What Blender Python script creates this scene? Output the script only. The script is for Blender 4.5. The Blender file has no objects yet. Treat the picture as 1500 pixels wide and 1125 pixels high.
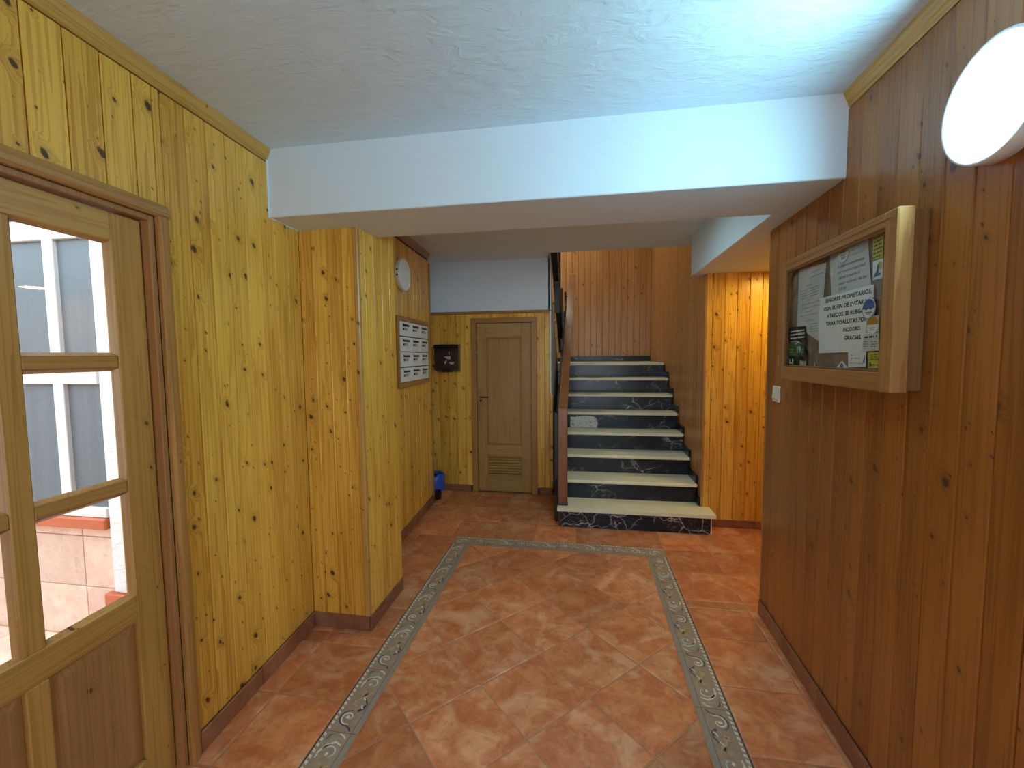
import bpy, math, random
from mathutils import Vector, Matrix
rnd = random.Random(7)
S = bpy.context.scene
COL = S.collection

# ------------------------------------------------------------------ camera
CAM_H = 1.5577
cd = bpy.data.cameras.new('camera')
cam = bpy.data.objects.new('camera', cd); COL.objects.link(cam)
rt = Vector((0.98682, 0.16157, -0.00945)); up = Vector((-0.00168, 0.06861, 0.99764)); fw = Vector((-0.16184, 0.98447, -0.06798))
m = Matrix((rt, up, -fw)).transposed().to_4x4(); m.translation = Vector((0, 0, CAM_H))
cam.matrix_world = m
cd.sensor_fit = 'HORIZONTAL'; cd.sensor_width = 36.0
cd.lens = 623.624 / 1500 * 36.0
cd.clip_start = 0.02
S.camera = cam

# ------------------------------------------------------------------ world, exposure
W = bpy.data.worlds.new('sky'); S.world = W; W.use_nodes = True
bg = W.node_tree.nodes['Background']
bg.inputs[0].default_value = (0.76, 0.88, 1.0, 1); bg.inputs[1].default_value = 5.0
S.view_settings.view_transform = 'Standard'; S.view_settings.look = 'None'
S.view_settings.gamma = 1; S.view_settings.use_curve_mapping = False
S.view_settings.exposure = 0.3
S.cycles.max_bounces = 10; S.cycles.diffuse_bounces = 6; S.cycles.transparent_max_bounces = 16
S.cycles.sample_clamp_indirect = 6.0
LED_POWER = 76.0      # radiance of the round wall lamp
NICHE_POWER = 72.0
STAIR_POWER = 62.0
HALL_FILL_POWER = 38.0  # added fill lamp behind the beam
LED_COL, NICHE_COL, STAIR_COL, HALL_FILL_COL = (.42, .84, 1.0), (1.0, .70, .16), (1.0, .96, .72), (.58, .94, 1.0)

# ------------------------------------------------------------------ materials
class NT:
    def __init__(s, name):
        s.m = bpy.data.materials.new(name); s.m.use_nodes = True
        s.t = s.m.node_tree; s.t.nodes.clear()
        s.out = s.n('ShaderNodeOutputMaterial')
        s.b = s.n('ShaderNodeBsdfPrincipled'); s.l(s.b.outputs[0], s.out.inputs[0])
    def n(s, t, **k):
        x = s.t.nodes.new(t)
        for a, v in k.items(): setattr(x, a, v)
        return x
    def l(s, a, b): s.t.links.new(a, b)
    def set(s, node, i, v):
        if hasattr(v, 'is_output'): s.l(v, node.inputs[i])
        else: node.inputs[i].default_value = v
    def math(s, op, a, b=0.0, c=0.0, clamp=False):
        x = s.n('ShaderNodeMath', operation=op, use_clamp=clamp); s.set(x, 0, a); s.set(x, 1, b); s.set(x, 2, c); return x.outputs[0]
    def vm(s, op, a, b=(0, 0, 0)):
        x = s.n('ShaderNodeVectorMath', operation=op); s.set(x, 0, a); s.set(x, 1, b); return x.outputs[0]
    def obj(s): return s.n('ShaderNodeTexCoord').outputs['Object']
    def rand(s): return s.n('ShaderNodeObjectInfo').outputs['Random']
    def noise(s, v, scale=1, detail=3, rough=.5, dist=0.0):
        x = s.n('ShaderNodeTexNoise'); s.l(v, x.inputs['Vector']); x.inputs['Scale'].default_value = scale
        x.inputs['Detail'].default_value = detail; x.inputs['Roughness'].default_value = rough; x.inputs['Distortion'].default_value = dist
        return x.outputs['Fac']
    def ss(s, x, a, b, o0=0.0, o1=1.0):
        r = s.n('ShaderNodeMapRange', interpolation_type='SMOOTHSTEP'); s.set(r, 0, x); s.set(r, 1, a); s.set(r, 2, b); s.set(r, 3, o0); s.set(r, 4, o1); return r.outputs[0]
    def mix(s, f, a, b, mode='MIX'):
        x = s.n('ShaderNodeMix', data_type='RGBA', blend_type=mode)
        s.set(x, 0, f)
        for i, v in ((6, a), (7, b)):
            s.set(x, i, v if hasattr(v, 'is_output') else tuple(v) + (1,))
        return x.outputs[2]
    def bump(s, h, strength=.2, dist=.001):
        x = s.n('ShaderNodeBump'); s.l(h, x.inputs['Height']); x.inputs['Strength'].default_value = strength; x.inputs['Distance'].default_value = dist
        s.l(x.outputs[0], s.b.inputs['Normal'])
    def fin(s, col=None, rough=.5, spec=.5, metal=0.0):
        if col is not None: s.set(s.b, 'Base Color', col if hasattr(col, 'is_output') else tuple(col) + (1,))
        s.set(s.b, 'Roughness', rough); s.b.inputs['Specular IOR Level'].default_value = spec; s.b.inputs['Metallic'].default_value = metal
        return s.m

def plain(name, col, rough=.5, spec=.5, metal=0.0, var=.06, scale=30):
    q = NT(name)
    f = q.noise(q.obj(), scale, 3)
    a = tuple(c * (1 - var) for c in col); b = tuple(min(1, c * (1 + var)) for c in col)
    return q.fin(q.mix(f, a, b), rough, spec, metal)

def shift(q, v, k=37.0):
    r = q.rand()
    c = q.n('ShaderNodeCombineXYZ')
    q.set(c, 0, q.math('MULTIPLY', r, k)); q.set(c, 1, q.math('MULTIPLY', r, k * 2.3)); q.set(c, 2, q.math('MULTIPLY', r, k * 5.1))
    return q.vm('ADD', v, c.outputs[0])

def pine(name, light, dark, knot=(.10, .04, .012), axis='Z', knots=.5, rough=.33, var=.28, spec=.5):
    q = NT(name)
    o = q.obj()
    if axis == 'X':
        s = q.n('ShaderNodeSeparateXYZ'); q.l(o, s.inputs[0]); c = q.n('ShaderNodeCombineXYZ')
        q.l(s.outputs[2], c.inputs[0]); q.l(s.outputs[1], c.inputs[1]); q.l(s.outputs[0], c.inputs[2]); o = c.outputs[0]
    v = shift(q, o)
    # knots: sparse cells, elongated across the board
    sv = q.n('ShaderNodeSeparateXYZ'); q.l(v, sv.inputs[0]); cv = q.n('ShaderNodeCombineXYZ')
    q.set(cv, 0, q.math('MULTIPLY', sv.outputs[0], 8.0)); q.set(cv, 1, q.math('MULTIPLY_ADD', sv.outputs[2], 7.0, q.math('MULTIPLY', sv.outputs[0], 3.2))); kv = cv.outputs[0]
    wob = q.n('ShaderNodeTexNoise'); q.l(q.vm('MULTIPLY', v, (40, 0, 40)), wob.inputs['Vector']); wob.inputs['Scale'].default_value = 1
    kv = q.vm('ADD', kv, q.vm('MULTIPLY', q.vm('SUBTRACT', wob.outputs['Color'], (.5, .5, .5)), (.10, .10, 0)))
    vo = q.n('ShaderNodeTexVoronoi', voronoi_dimensions='2D'); q.l(kv, vo.inputs['Vector']); vo.inputs['Scale'].default_value = 1
    vo.inputs['Randomness'].default_value = .9
    sp = q.n('ShaderNodeSeparateColor'); q.l(vo.outputs['Color'], sp.inputs[0])
    on = q.math('LESS_THAN', sp.outputs[0], knots)
    rad = q.math('MULTIPLY_ADD', q.math('POWER', sp.outputs[1], 2.0), .105, .022)
    asp = q.math('MULTIPLY_ADD', q.noise(q.vm('MULTIPLY', v, (60, 0, 60)), 1.0, 2), .9, .55)
    d = q.math('MULTIPLY', vo.outputs['Distance'], asp)
    kn = q.math('MULTIPLY', q.ss(d, q.math('MULTIPLY', rad, .55), rad, 1, 0), on)
    kv2 = q.n('ShaderNodeCombineXYZ'); q.set(kv2, 0, q.math('MULTIPLY', sv.outputs[0], 13.0)); q.set(kv2, 1, q.math('MULTIPLY_ADD', sv.outputs[2], 13.0, q.math('MULTIPLY', sv.outputs[0], 9.0)))
    vo2 = q.n('ShaderNodeTexVoronoi', voronoi_dimensions='2D'); q.l(q.vm('ADD', kv2.outputs[0], q.vm('MULTIPLY', wob.outputs['Color'], (.16, .16, 0))), vo2.inputs['Vector']); vo2.inputs['Scale'].default_value = 1
    sp2 = q.n('ShaderNodeSeparateColor'); q.l(vo2.outputs['Color'], sp2.inputs[0])
    r2 = q.math('MULTIPLY_ADD', sp2.outputs[1], .085, .02)
    kn2 = q.math('MULTIPLY', q.ss(vo2.outputs['Distance'], q.math('MULTIPLY', r2, .4), r2, .85, 0), q.math('LESS_THAN', sp2.outputs[0], knots * .42))
    kn = q.math('MAXIMUM', kn, kn2)
    halo = q.math('MULTIPLY', q.ss(d, 0.0, q.math('MULTIPLY', rad, 3.6), 1, 0), on)
    # growth rings running along the board, bent around the knots
    g = q.vm('MULTIPLY', v, (26, 26, .55))
    gb = q.vm('ADD', g, q.vm('MULTIPLY', q.vm('SUBTRACT', wob.outputs['Color'], (.5, .5, .5)), (.06, .06, 0)))
    hx = q.n('ShaderNodeCombineXYZ'); q.set(hx, 0, q.math('MULTIPLY', halo, 1.5)); gb = q.vm('ADD', gb, hx.outputs[0])
    big = q.noise(gb, 1.0, 2, .5)
    ring = q.math('FRACT', q.math('MULTIPLY', big, 7.0))
    ring = q.math('MULTIPLY', q.ss(ring, .35, .95), q.ss(ring, .95, 1.0, 1, 0))
    fine = q.noise(q.vm('MULTIPLY', v, (240, 240, 5)), 1.0, 3, .6)
    tone = q.math('ADD', q.math('MULTIPLY', ring, .5), q.math('MULTIPLY', q.math('SUBTRACT', fine, .5), .35))
    tone = q.math('ADD', tone, q.math('MULTIPLY', q.math('SUBTRACT', q.rand(), .5), var * 1.6))
    cloud = q.noise(q.vm('MULTIPLY', v, (6, 6, 1.1)), 1.0, 2)
    tone = q.math('ADD', tone, q.math('MULTIPLY', q.math('SUBTRACT', cloud, .5), 1.15))
    tone = q.math('ADD', tone, .22, clamp=True)
    c = q.mix(tone, light, dark)
    c = q.mix(q.math('MULTIPLY', halo, .38), c, tuple(x * .62 for x in dark))
    c = q.mix(kn, c, knot)
    q.bump(q.math('SUBTRACT', q.math('MULTIPLY', fine, .5), q.math('MULTIPLY', ring, .25)), .10, .0008)
    return q.fin(c, q.math('MULTIPLY_ADD', fine, .12, rough - .06), spec)

PINE_L, PINE_D = (.90, .525, .085), (.52, .225, .026)
M = {}
M['pine'] = pine('knotty pine boards', PINE_L, PINE_D, knots=.74)
M['pine_bounce'] = pine('pine boards tinted for floor bounce', (.41, .158, .032), (.24, .078, .013))  # right wall boards: red floor bounce and dimmer light put into the colour
M['pine_red'] = pine('reddish pine boards', (.56, .275, .098), (.35, .135, .04), var=.16, knots=.3)
M['pine_h'] = pine('pine rail', (.56, .31, .085), (.38, .175, .040), axis='X', knots=.16)
M['pine_v'] = pine('pine stile', (.56, .31, .085), (.38, .175, .040), knots=.16)
M['casing'] = pine('stained casing', (.47, .235, .070), (.31, .135, .036), knots=.1, var=.2)
M['casing_h'] = pine('stained casing across', (.47, .235, .070), (.31, .135, .036), knots=.1, axis='X', var=.2)
M['crown'] = pine('pine cornice', (.66, .40, .085), (.46, .23, .04), knots=.1, axis='X')
M['panel'] = pine('door panel', (.42, .200, .072), (.29, .122, .038), knots=.12)
M['oak'] = pine('oak veneer door', (.46, .265, .085), (.31, .155, .042), knots=.0, var=.2, rough=.4)
M['oak_h'] = pine('oak veneer slat', (.46, .265, .085), (.31, .155, .042), knots=.0, axis='X', rough=.4)
M['rail'] = pine('varnished handrail', (.30, .115, .04), (.19, .062, .02), knots=0, var=.1, rough=.25)
M['cabinet'] = pine('notice cabinet wood', (.46, .235, .080), (.30, .130, .042), knots=.08, rough=.3)
M['cabinet_h'] = pine('notice cabinet wood across', (.46, .235, .080), (.30, .130, .042), knots=.08, axis='X', rough=.3)
M['cabinet_body'] = pine('notice cabinet body', (.25, .115, .04), (.15, .062, .02), knots=.05)
M['back'] = plain('dark wall behind boards', (.07, .038, .015), .9)
M['black'] = plain('black painted steel', (.008, .008, .011), .35, .5)
M['plastic_w'] = plain('white plastic', (.84, .87, .88), .35)
M['brass'] = plain('dull brass', (.42, .30, .14), .35, .5, .9)
M['cream'] = plain('cream switch plastic', (.70, .69, .60), .4)
M['dark_metal'] = plain('dark metal', (.03, .025, .02), .4, .5, .6)

def plaster(name, col, rough=.85, relief=.5, sc=9):
    q = NT(name); o = q.obj()
    a = q.noise(o, 2.2, 3); f = q.noise(o, 60, 3)
    r = q.noise(q.vm('MULTIPLY', o, (1.0, 2.2, 1.5)), sc, 4, .6, .6)
    c = q.mix(a, tuple(x * .93 for x in col), col)
    # small chips and scuffs
    vo = q.n('ShaderNodeTexVoronoi'); q.l(o, vo.inputs['Vector']); vo.inputs['Scale'].default_value = 7
    sp = q.n('ShaderNodeSeparateColor'); q.l(vo.outputs['Color'], sp.inputs[0])
    chip = q.math('MULTIPLY', q.math('LESS_THAN', vo.outputs['Distance'], .035), q.math('LESS_THAN', sp.outputs[0], .07))
    c = q.mix(q.math('MULTIPLY', chip, .5), c, (.25, .24, .22))
    h = q.math('ADD', q.ss(r, .35, .75), q.math('MULTIPLY', f, .15))
    q.bump(h, relief, .004)
    return q.fin(c, rough, .3)
M['ceiling'] = plaster('trowelled white plaster', (.71, .84, .95), relief=.7)
M['white'] = plaster('smooth white plaster', (.73, .84, .95), relief=.08)
M['rough_white'] = plaster('rough white render', (.86, .85, .85), relief=1.0, sc=14)

def terracotta(name, a, b, pale, rough=.36):
    q = NT(name); v = shift(q, q.obj())
    n1 = q.noise(v, 9, 6, .68, .6); n2 = q.noise(v, 26, 4, .6, .4); n3 = q.noise(q.vm('ADD', v, (5, 5, 5)), 4.5, 4, .6, 1.2)
    c = q.mix(q.ss(n1, .34, .66), a, b)
    c = q.mix(q.math('MULTIPLY', q.ss(n3, .46, .72), .65), c, pale)
    c = q.mix(q.math('MULTIPLY', q.ss(n2, .5, .72), .35), c, tuple(x * .55 for x in a))
    t = q.math('MULTIPLY_ADD', q.rand(), .34, .83)
    cc = q.n('ShaderNodeCombineColor'); [q.set(cc, i, t) for i in range(3)]
    c = q.mix(1.0, c, cc.outputs[0], 'MULTIPLY')
    q.bump(n1, .12, .002)
    return q.fin(c, q.math('MULTIPLY_ADD', n2, .22, rough - .1), .5)
M['tile'] = terracotta('terracotta floor tile', (.52, .150, .055), (.70, .27, .11), (.80, .47, .27))
M['skirt'] = terracotta('terracotta skirting', (.24, .085, .045), (.32, .13, .07), (.40, .20, .12))
M['pink_tile'] = terracotta('pinkish wall tile', (.82, .54, .42), (.88, .63, .50), (.92, .74, .62), .4)
M['sill'] = plain('red clay sill', (.55, .13, .05), .4)
M['grout'] = plain('sandy grout', (.52, .30, .17), .8)
M['b_base'] = plain('border tile clay', (.38, .28, .20), .35, var=.25, scale=40)
M['b_line'] = plain('border tile grey line', (.32, .30, .27), .4, var=.2)
M['b_dark'] = plain('border tile dark line', (.07, .06, .05), .4)
M['b_white'] = plain('border tile white glaze', (.74, .70, .62), .3, var=.2, scale=60)
M['b_grey'] = plain('border tile grey green glaze', (.34, .35, .31), .3, var=.3, scale=60)
M['b_blue'] = plain('border tile blue glaze', (.075, .085, .13), .3, var=.3, scale=60)
M['b_yellow'] = plain('border tile ochre glaze', (.55, .41, .20), .3, var=.2, scale=60)

def marble_black(name, amount):
    q = NT(name); v = shift(q, q.obj(), 3.0)
    w = q.n('ShaderNodeTexNoise'); q.l(v, w.inputs['Vector']); w.inputs['Scale'].default_value = 5; w.inputs['Detail'].default_value = 5
    p = q.vm('ADD', q.vm('MULTIPLY', v, (1, 1, 1.5)), q.vm('MULTIPLY', q.vm('SUBTRACT', w.outputs['Color'], (.5, .5, .5)), (.28, .28, .28)))
    vo = q.n('ShaderNodeTexVoronoi', feature='DISTANCE_TO_EDGE'); q.l(p, vo.inputs['Vector']); vo.inputs['Scale'].default_value = 5.5
    brk = q.noise(v, 3.2, 3)
    vein = q.math('MULTIPLY', q.ss(vo.outputs['Distance'], .0, .035, 1, 0), q.ss(brk, .62 - amount * .3, .80 - amount * .22))
    vo2 = q.n('ShaderNodeTexVoronoi', feature='DISTANCE_TO_EDGE'); q.l(p, vo2.inputs['Vector']); vo2.inputs['Scale'].default_value = 17
    v2 = q.math('MULTIPLY', q.ss(vo2.outputs['Distance'], .0, .05, .55, 0), q.ss(brk, .60 - amount * .22, .8))
    f = q.math('MAXIMUM', vein, v2)
    c = q.mix(f, (.009, .015, .026), (.50, .50, .47))
    return q.fin(c, .22, .35)
M['marble_veined'] = marble_black('veined black marble', 1.1)
M['marble'] = marble_black('black marble', .48)
q = NT('cream stair stone'); o = q.obj(); f = q.noise(o, 14, 5, .6); g = q.noise(o, 90, 2)
M['tread'] = (q.bump(g, .05, .0005), q.fin(q.mix(q.ss(f, .3, .7), (.80, .78, .56), (.88, .86, .68)), .32))[1]
q = NT('pale marble patch'); f = q.noise(q.obj(), 30, 5, .65, 1.0)
M['patch'] = q.fin(q.mix(q.ss(f, .52, .62), (.60, .60, .55), (.16, .16, .15)), .35)

def glass(name, tint=(1, 1, 1), ior=1.5):
    q = NT(name); q.t.nodes.remove(q.b)
    fr = q.n('ShaderNodeFresnel'); bf = q.n('ShaderNodeNewGeometry').outputs['Backfacing']; q.l(q.math('MULTIPLY_ADD', bf, 1 / ior - ior, ior), fr.inputs[0])
    tr = q.n('ShaderNodeBsdfTransparent'); tr.inputs[0].default_value = tuple(tint) + (1,)
    gl = q.n('ShaderNodeBsdfGlossy'); gl.inputs['Roughness'].default_value = .01
    mx = q.n('ShaderNodeMixShader'); q.l(fr.outputs[0], mx.inputs[0]); q.l(tr.outputs[0], mx.inputs[1]); q.l(gl.outputs[0], mx.inputs[2])
    q.l(mx.outputs[0], q.out.inputs[0]); return q.m
M['glass'] = glass('clear pane glass', (.95, .97, .96))
M['glass_dull'] = glass('old cabinet glass', (.94, .96, .96), 1.32)
q = NT('curtained window glass'); o = q.obj()
f = q.noise(q.vm('MULTIPLY', o, (14, 1, .5)), 1.0, 3)
M['curtain_glass'] = q.fin(q.mix(f, (.10, .125, .14), (.17, .20, .22)), .25)
M['win_white'] = plain('white window paint', (.82, .80, .78), .4)

def emit(name, col, s):
    q = NT(name); q.t.nodes.remove(q.b); e = q.n('ShaderNodeEmission'); e.inputs[0].default_value = tuple(col) + (1,); e.inputs[1].default_value = s
    q.l(e.outputs[0], q.out.inputs[0]); return q.m
M['led'] = emit('cool led diffuser', LED_COL, LED_POWER)
M['warm'] = emit('warm lamp diffuser', NICHE_COL, NICHE_POWER)
M['hall_fill'] = emit('added hall fill diffuser', HALL_FILL_COL, HALL_FILL_POWER)
M['stair_lamp'] = emit('stair lamp diffuser', STAIR_COL, STAIR_POWER)

# ------------------------------------------------------------------ mesh helpers
def mesh_obj(name, verts, faces, mat, parent=None, smooth=False, mats=None, fm=None):
    me = bpy.data.meshes.new(name); me.from_pydata([tuple(v) for v in verts], [], faces); me.update()
    for x in (mats or [mat]): me.materials.append(x)
    if fm: me.polygons.foreach_set('material_index', fm)
    if smooth: me.polygons.foreach_set('use_smooth', [True] * len(me.polygons))
    o = bpy.data.objects.new(name, me); COL.objects.link(o)
    if parent: o.parent = parent
    return o

class MB:
    """collects simple solids into one mesh"""
    def __init__(s): s.v = []; s.f = []; s.m = []
    def add(s, v, f, mi=0):
        b = len(s.v); s.v += [Vector(x) for x in v]; s.f += [[i + b for i in p] for p in f]; s.m += [mi] * len(f); return s
    def box(s, x0, x1, y0, y1, z0, z1, c=0.0, mi=0):
        if c <= 0:
            v = [(x, y, z) for z in (z0, z1) for x, y in ((x0, y0), (x1, y0), (x1, y1), (x0, y1))]
            return s.add(v, [(3, 2, 1, 0), (4, 5, 6, 7), (0, 1, 5, 4), (1, 2, 6, 5), (2, 3, 7, 6), (3, 0, 4, 7)], mi)
        c = min(c, (x1 - x0) * .45, (y1 - y0) * .45, (z1 - z0) * .45)
        X, Y, Z = (x0, x1), (y0, y1), (z0, z1); v = []; idx = {}
        for i in (0, 1):
            for j in (0, 1):
                for k in (0, 1):
                    sx, sy, sz = (1, -1)[i] * c, (1, -1)[j] * c, (1, -1)[k] * c
                    for a, p in enumerate(((X[i], Y[j] + sy, Z[k] + sz), (X[i] + sx, Y[j], Z[k] + sz), (X[i] + sx, Y[j] + sy, Z[k]))):
                        idx[i, j, k, a] = len(v); v.append(p)
        f = []
        for i in (0, 1): f.append([idx[i, j, k, 0] for j, k in ((0, 0), (1, 0), (1, 1), (0, 1))][::(-1, 1)[i]])
        for j in (0, 1): f.append([idx[i, j, k, 1] for i, k in ((0, 0), (1, 0), (1, 1), (0, 1))][::(1, -1)[j]])
        for k in (0, 1): f.append([idx[i, j, k, 2] for i, j in ((0, 0), (1, 0), (1, 1), (0, 1))][::(-1, 1)[k]])
        for i in (0, 1):
            for j in (0, 1):
                q = [idx[i, j, 0, 0], idx[i, j, 0, 1], idx[i, j, 1, 1], idx[i, j, 1, 0]]; f.append(q if (i + j) % 2 == 0 else q[::-1])
        for i in (0, 1):
            for k in (0, 1):
                q = [idx[i, 0, k, 0], idx[i, 1, k, 0], idx[i, 1, k, 2], idx[i, 0, k, 2]]; f.append(q if (i + k) % 2 == 0 else q[::-1])
        for j in (0, 1):
            for k in (0, 1):
                q = [idx[0, j, k, 1], idx[0, j, k, 2], idx[1, j, k, 2], idx[1, j, k, 1]]; f.append(q if (j + k) % 2 == 0 else q[::-1])
        for i in (0, 1):
            for j in (0, 1):
                for k in (0, 1):
                    q = [idx[i, j, k, a] for a in (0, 1, 2)]; f.append(q if (i + j + k) % 2 == 1 else q[::-1])
        return s.add(v, f, mi)
    def prism(s, poly, axis, a, b, mi=0):
        """poly: 2D points; extruded along axis ('x','y','z') from a to b"""
        def P(p, t): return {'x': (t, p[0], p[1]), 'y': (p[0], t, p[1]), 'z': (p[0], p[1], t)}[axis]
        n = len(poly); v = [P(p, a) for p in poly] + [P(p, b) for p in poly]
        ar = sum(poly[i][0] * poly[(i + 1) % n][1] - poly[(i + 1) % n][0] * poly[i][1] for i in range(n))
        flip = (ar > 0) != (axis == 'y')
        if (b < a): flip = not flip
        f = [list(range(n))[::-1], list(range(n, 2 * n))] + [[i, (i + 1) % n, n + (i + 1) % n, n + i] for i in range(n)]
        if not flip: f = [p[::-1] for p in f]
        return s.add(v, f, mi)
    def bar(s, p, q, w, h, mi=0, upv=(0, 0, 1)):
        p, q = Vector(p), Vector(q); d = (q - p).normalized(); side = d.cross(Vector(upv))
        side = side.normalized() if side.length > 1e-4 else Vector((1, 0, 0)); u = side.cross(d).normalized()
        v = [e + side * a * w / 2 + u * b * h / 2 for e in (p, q) for a, b in ((-1, -1), (1, -1), (1, 1), (-1, 1))]
        return s.add(v, [(0, 1, 2, 3), (7, 6, 5, 4), (4, 5, 1, 0), (5, 6, 2, 1), (6, 7, 3, 2), (7, 4, 0, 3)], mi)
    def lathe(s, prof, origin=(0, 0, 0), axis='z', n=40, mi=0):
        """prof: (radius, height) pairs, revolved round axis; ends close when radius 0"""
        o = Vector(origin); rings = []; v = []; f = []
        for r, h in prof:
            k = 1 if r < 1e-6 else n; rings.append((len(v), k))
            for i in range(k):
                a = 2 * math.pi * i / n; c, d = r * math.cos(a), r * math.sin(a)
                v.append(o + (Vector((c, d, h)) if axis == 'z' else Vector((c, -h, d)) if axis == '-y' else Vector((h, c, d))))
        for (a, ka), (b, kb) in zip(rings, rings[1:]):
            for i in range(n):
                j = (i + 1) % n; p = [a + (i if ka > 1 else 0), a + (j if ka > 1 else 0), b + (j if kb > 1 else 0), b + (i if kb > 1 else 0)]
                p = list(dict.fromkeys(p))
                if len(p) > 2: f.append(p)
        return s.add(v, f, mi)
    def build(s, name, mat, parent=None, smooth=False, mats=None):
        return mesh_obj(name, s.v, s.f, mat, parent, smooth, mats, s.m if mats else None)

def tag(o, label=None, cat=None, group=None, kind=None):
    for k, v in (('label', label), ('category', cat), ('group', group), ('kind', kind)):
        if v: o[k] = v
    return o
def empty(name, loc, rz=0.0, **k):
    o = bpy.data.objects.new(name, None); COL.objects.link(o); o.location = loc; o.rotation_euler = (0, 0, rz); o.empty_display_size = .1
    return tag(o, **k)
def copy_tree(o, parent=None):
    c = o.copy(); COL.objects.link(c)
    if parent: c.parent = parent
    for ch in list(o.children): copy_tree(ch, c)
    return c

# lettering: text curves turned into flat meshes (done in one go at the end)
TEXTS = []
def text(body, size, x, z, mat, parent, y=-.0012, align='LEFT', bold=0.0, shear=0.0, name='lettering', width=None, warp=None):
    cu = bpy.data.curves.new(name, 'FONT'); cu.body = body; cu.size = size; cu.align_x = align; cu.offset = bold; cu.shear = shear
    cu.resolution_u = 2
    o = bpy.data.objects.new(name, cu); COL.objects.link(o)
    TEXTS.append((o, Vector((x, y, z)), mat, parent, width, align, warp)); return o
def flush_texts():
    bpy.context.view_layer.update(); dg = bpy.context.evaluated_depsgraph_get()
    for o, p, mat, parent, width, align, warp in TEXTS:
        me = bpy.data.meshes.new_from_object(o.evaluated_get(dg)); nm = o.data.name.split('.')[0]
        xs = [v.co.x for v in me.vertices]; k = width / (max(xs) - min(xs)) if width and xs else 1.0
        for v in me.vertices:
            x, z = v.co.x * k + p.x, v.co.y + p.z
            v.co = (x, p.y - (warp(x, z) if warp else 0.0), z)
        me.materials.clear(); me.materials.append(mat)
        n = bpy.data.objects.new(nm, me); COL.objects.link(n); n.parent = parent
        bpy.data.objects.remove(o)

# ------------------------------------------------------------------ boarded walls
PL = {}
def plank_mesh(w, h, t=.012, g=.0012, c=.0035):
    k = (round(w, 3), round(h, 3), t)
    if k not in PL:
        a, b = g, w - g
        poly = [(a, 0), (a, -t + c), (a + c * .9, -t), (b - c * .9, -t), (b, -t + c), (b, 0)]
        mb = MB().prism(poly, 'z', 0, h)
        me = bpy.data.meshes.new('plank'); me.from_pydata([tuple(v) for v in mb.v], [], mb.f); me.update(); PL[k] = me
    return PL[k]
def boards(parent, p0, p1, z0, z1, mat, pitch=.1, phase=0.0, holes=(), t=.012, name='plank'):
    """upright boards along p0 -> p1, their faces to the right-hand side of that direction"""
    p0, p1 = Vector(p0), Vector(p1); L = (p1 - p0).length; d = (p1 - p0) / L; ang = math.atan2(d.y, d.x)
    cuts = {0.0, L}; s = phase
    while s < L:
        if s > 0: cuts.add(s)
        s += pitch
    for a, b, _, _ in holes:
        for e in (a, b):
            if 0 < e < L: cuts.add(e)
    cuts = sorted(cuts); cuts = [c for i, c in enumerate(cuts) if i == 0 or c - cuts[i - 1] > .012]; cuts[-1] = L
    for a, b in zip(cuts, cuts[1:]):
        mid = (a + b) / 2; spans = [(z0, z1)]
        for ha, hb, hz0, hz1 in holes:
            if ha < mid < hb: spans = [x for x in ((z0, hz0), (hz1, z1)) if x[1] - x[0] > .01]
        for u, v in spans:
            me = plank_mesh(b - a, v - u, t)
            if not me.materials: me.materials.append(mat)
            elif me.materials[0] is not mat:
                me = me.copy(); me.materials[0] = mat
            o = bpy.data.objects.new(name, me); COL.objects.link(o); o.parent = parent
            o.location = (p0.x + d.x * a, p0.y + d.y * a, u); o.rotation_euler = (0, 0, ang)
def slab(name, p0, p1, z0, z1, depth, mat, off=0.0, holes=()):
    """masonry behind boards; lies to the left of p0 -> p1"""
    p0, p1 = Vector(p0), Vector(p1); L = (p1 - p0).length; d = (p1 - p0) / L; nrm = Vector((-d.y, d.x))
    mb = MB(); segs = [(0, L, z0, z1)]
    for a, b, u, v in holes:
        segs = [(0, a, z0, z1), (b, L, z0, z1)] + ([(a, b, v, z1)] if v < z1 else []) + ([(a, b, z0, u)] if u > z0 else [])
    for a, b, u, v in segs:
        if b - a < .001: continue
        q = [p0 + d * a + nrm * off, p0 + d * b + nrm * off, p0 + d * b + nrm * (off + depth), p0 + d * a + nrm * (off + depth)]
        mb.prism([tuple(x) for x in q], 'z', u, v)
    o = mb.build(name, mat); return tag(o, kind='structure')
def run_strip(parent, p0, p1, z0, z1, t, mat, step=None, name='tile', chamfer=.004):
    """skirting or trim pieces along p0 -> p1, standing out to the right"""
    p0, p1 = Vector(p0), Vector(p1); L = (p1 - p0).length; d = (p1 - p0) / L; ang = math.atan2(d.y, d.x); s = 0
    step = step or L
    while s < L - .005:
        e = min(L, s + step)
        o = MB().box(.001, e - s - .001, -t, 0, 0, z1 - z0, chamfer).build(name, mat, parent)
        o.location = (p0.x + d.x * s, p0.y + d.y * s, z0); o.rotation_euler = (0, 0, ang); s = e
def profile_run(name, p0, p1, poly, mat, parent=None):
    """poly (out, z) swept from p0 to p1; out is to the right"""
    p0, p1 = Vector(p0), Vector(p1); L = (p1 - p0).length; d = (p1 - p0) / L
    mb = MB().prism([(-a, b) for a, b in poly], 'x', 0, L)
    o = mb.build(name, mat, parent); o.location = (p0.x, p0.y, 0); o.rotation_euler = (0, 0, math.atan2(d.y, d.x)); return o

CZ, CZ2, BZ = 2.57, 2.60, 2.245
def lx(y): return -1.477 - .06 * (y - 1.2)
def mx(y): return -1.497 - .062 * (y - 3.3)
def rx(y): return 1.03 + .035 * (y - 1.9)
YL0 = -.5
BACK = -2.6; REAR_FILL = True
dark = M['back']
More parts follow.
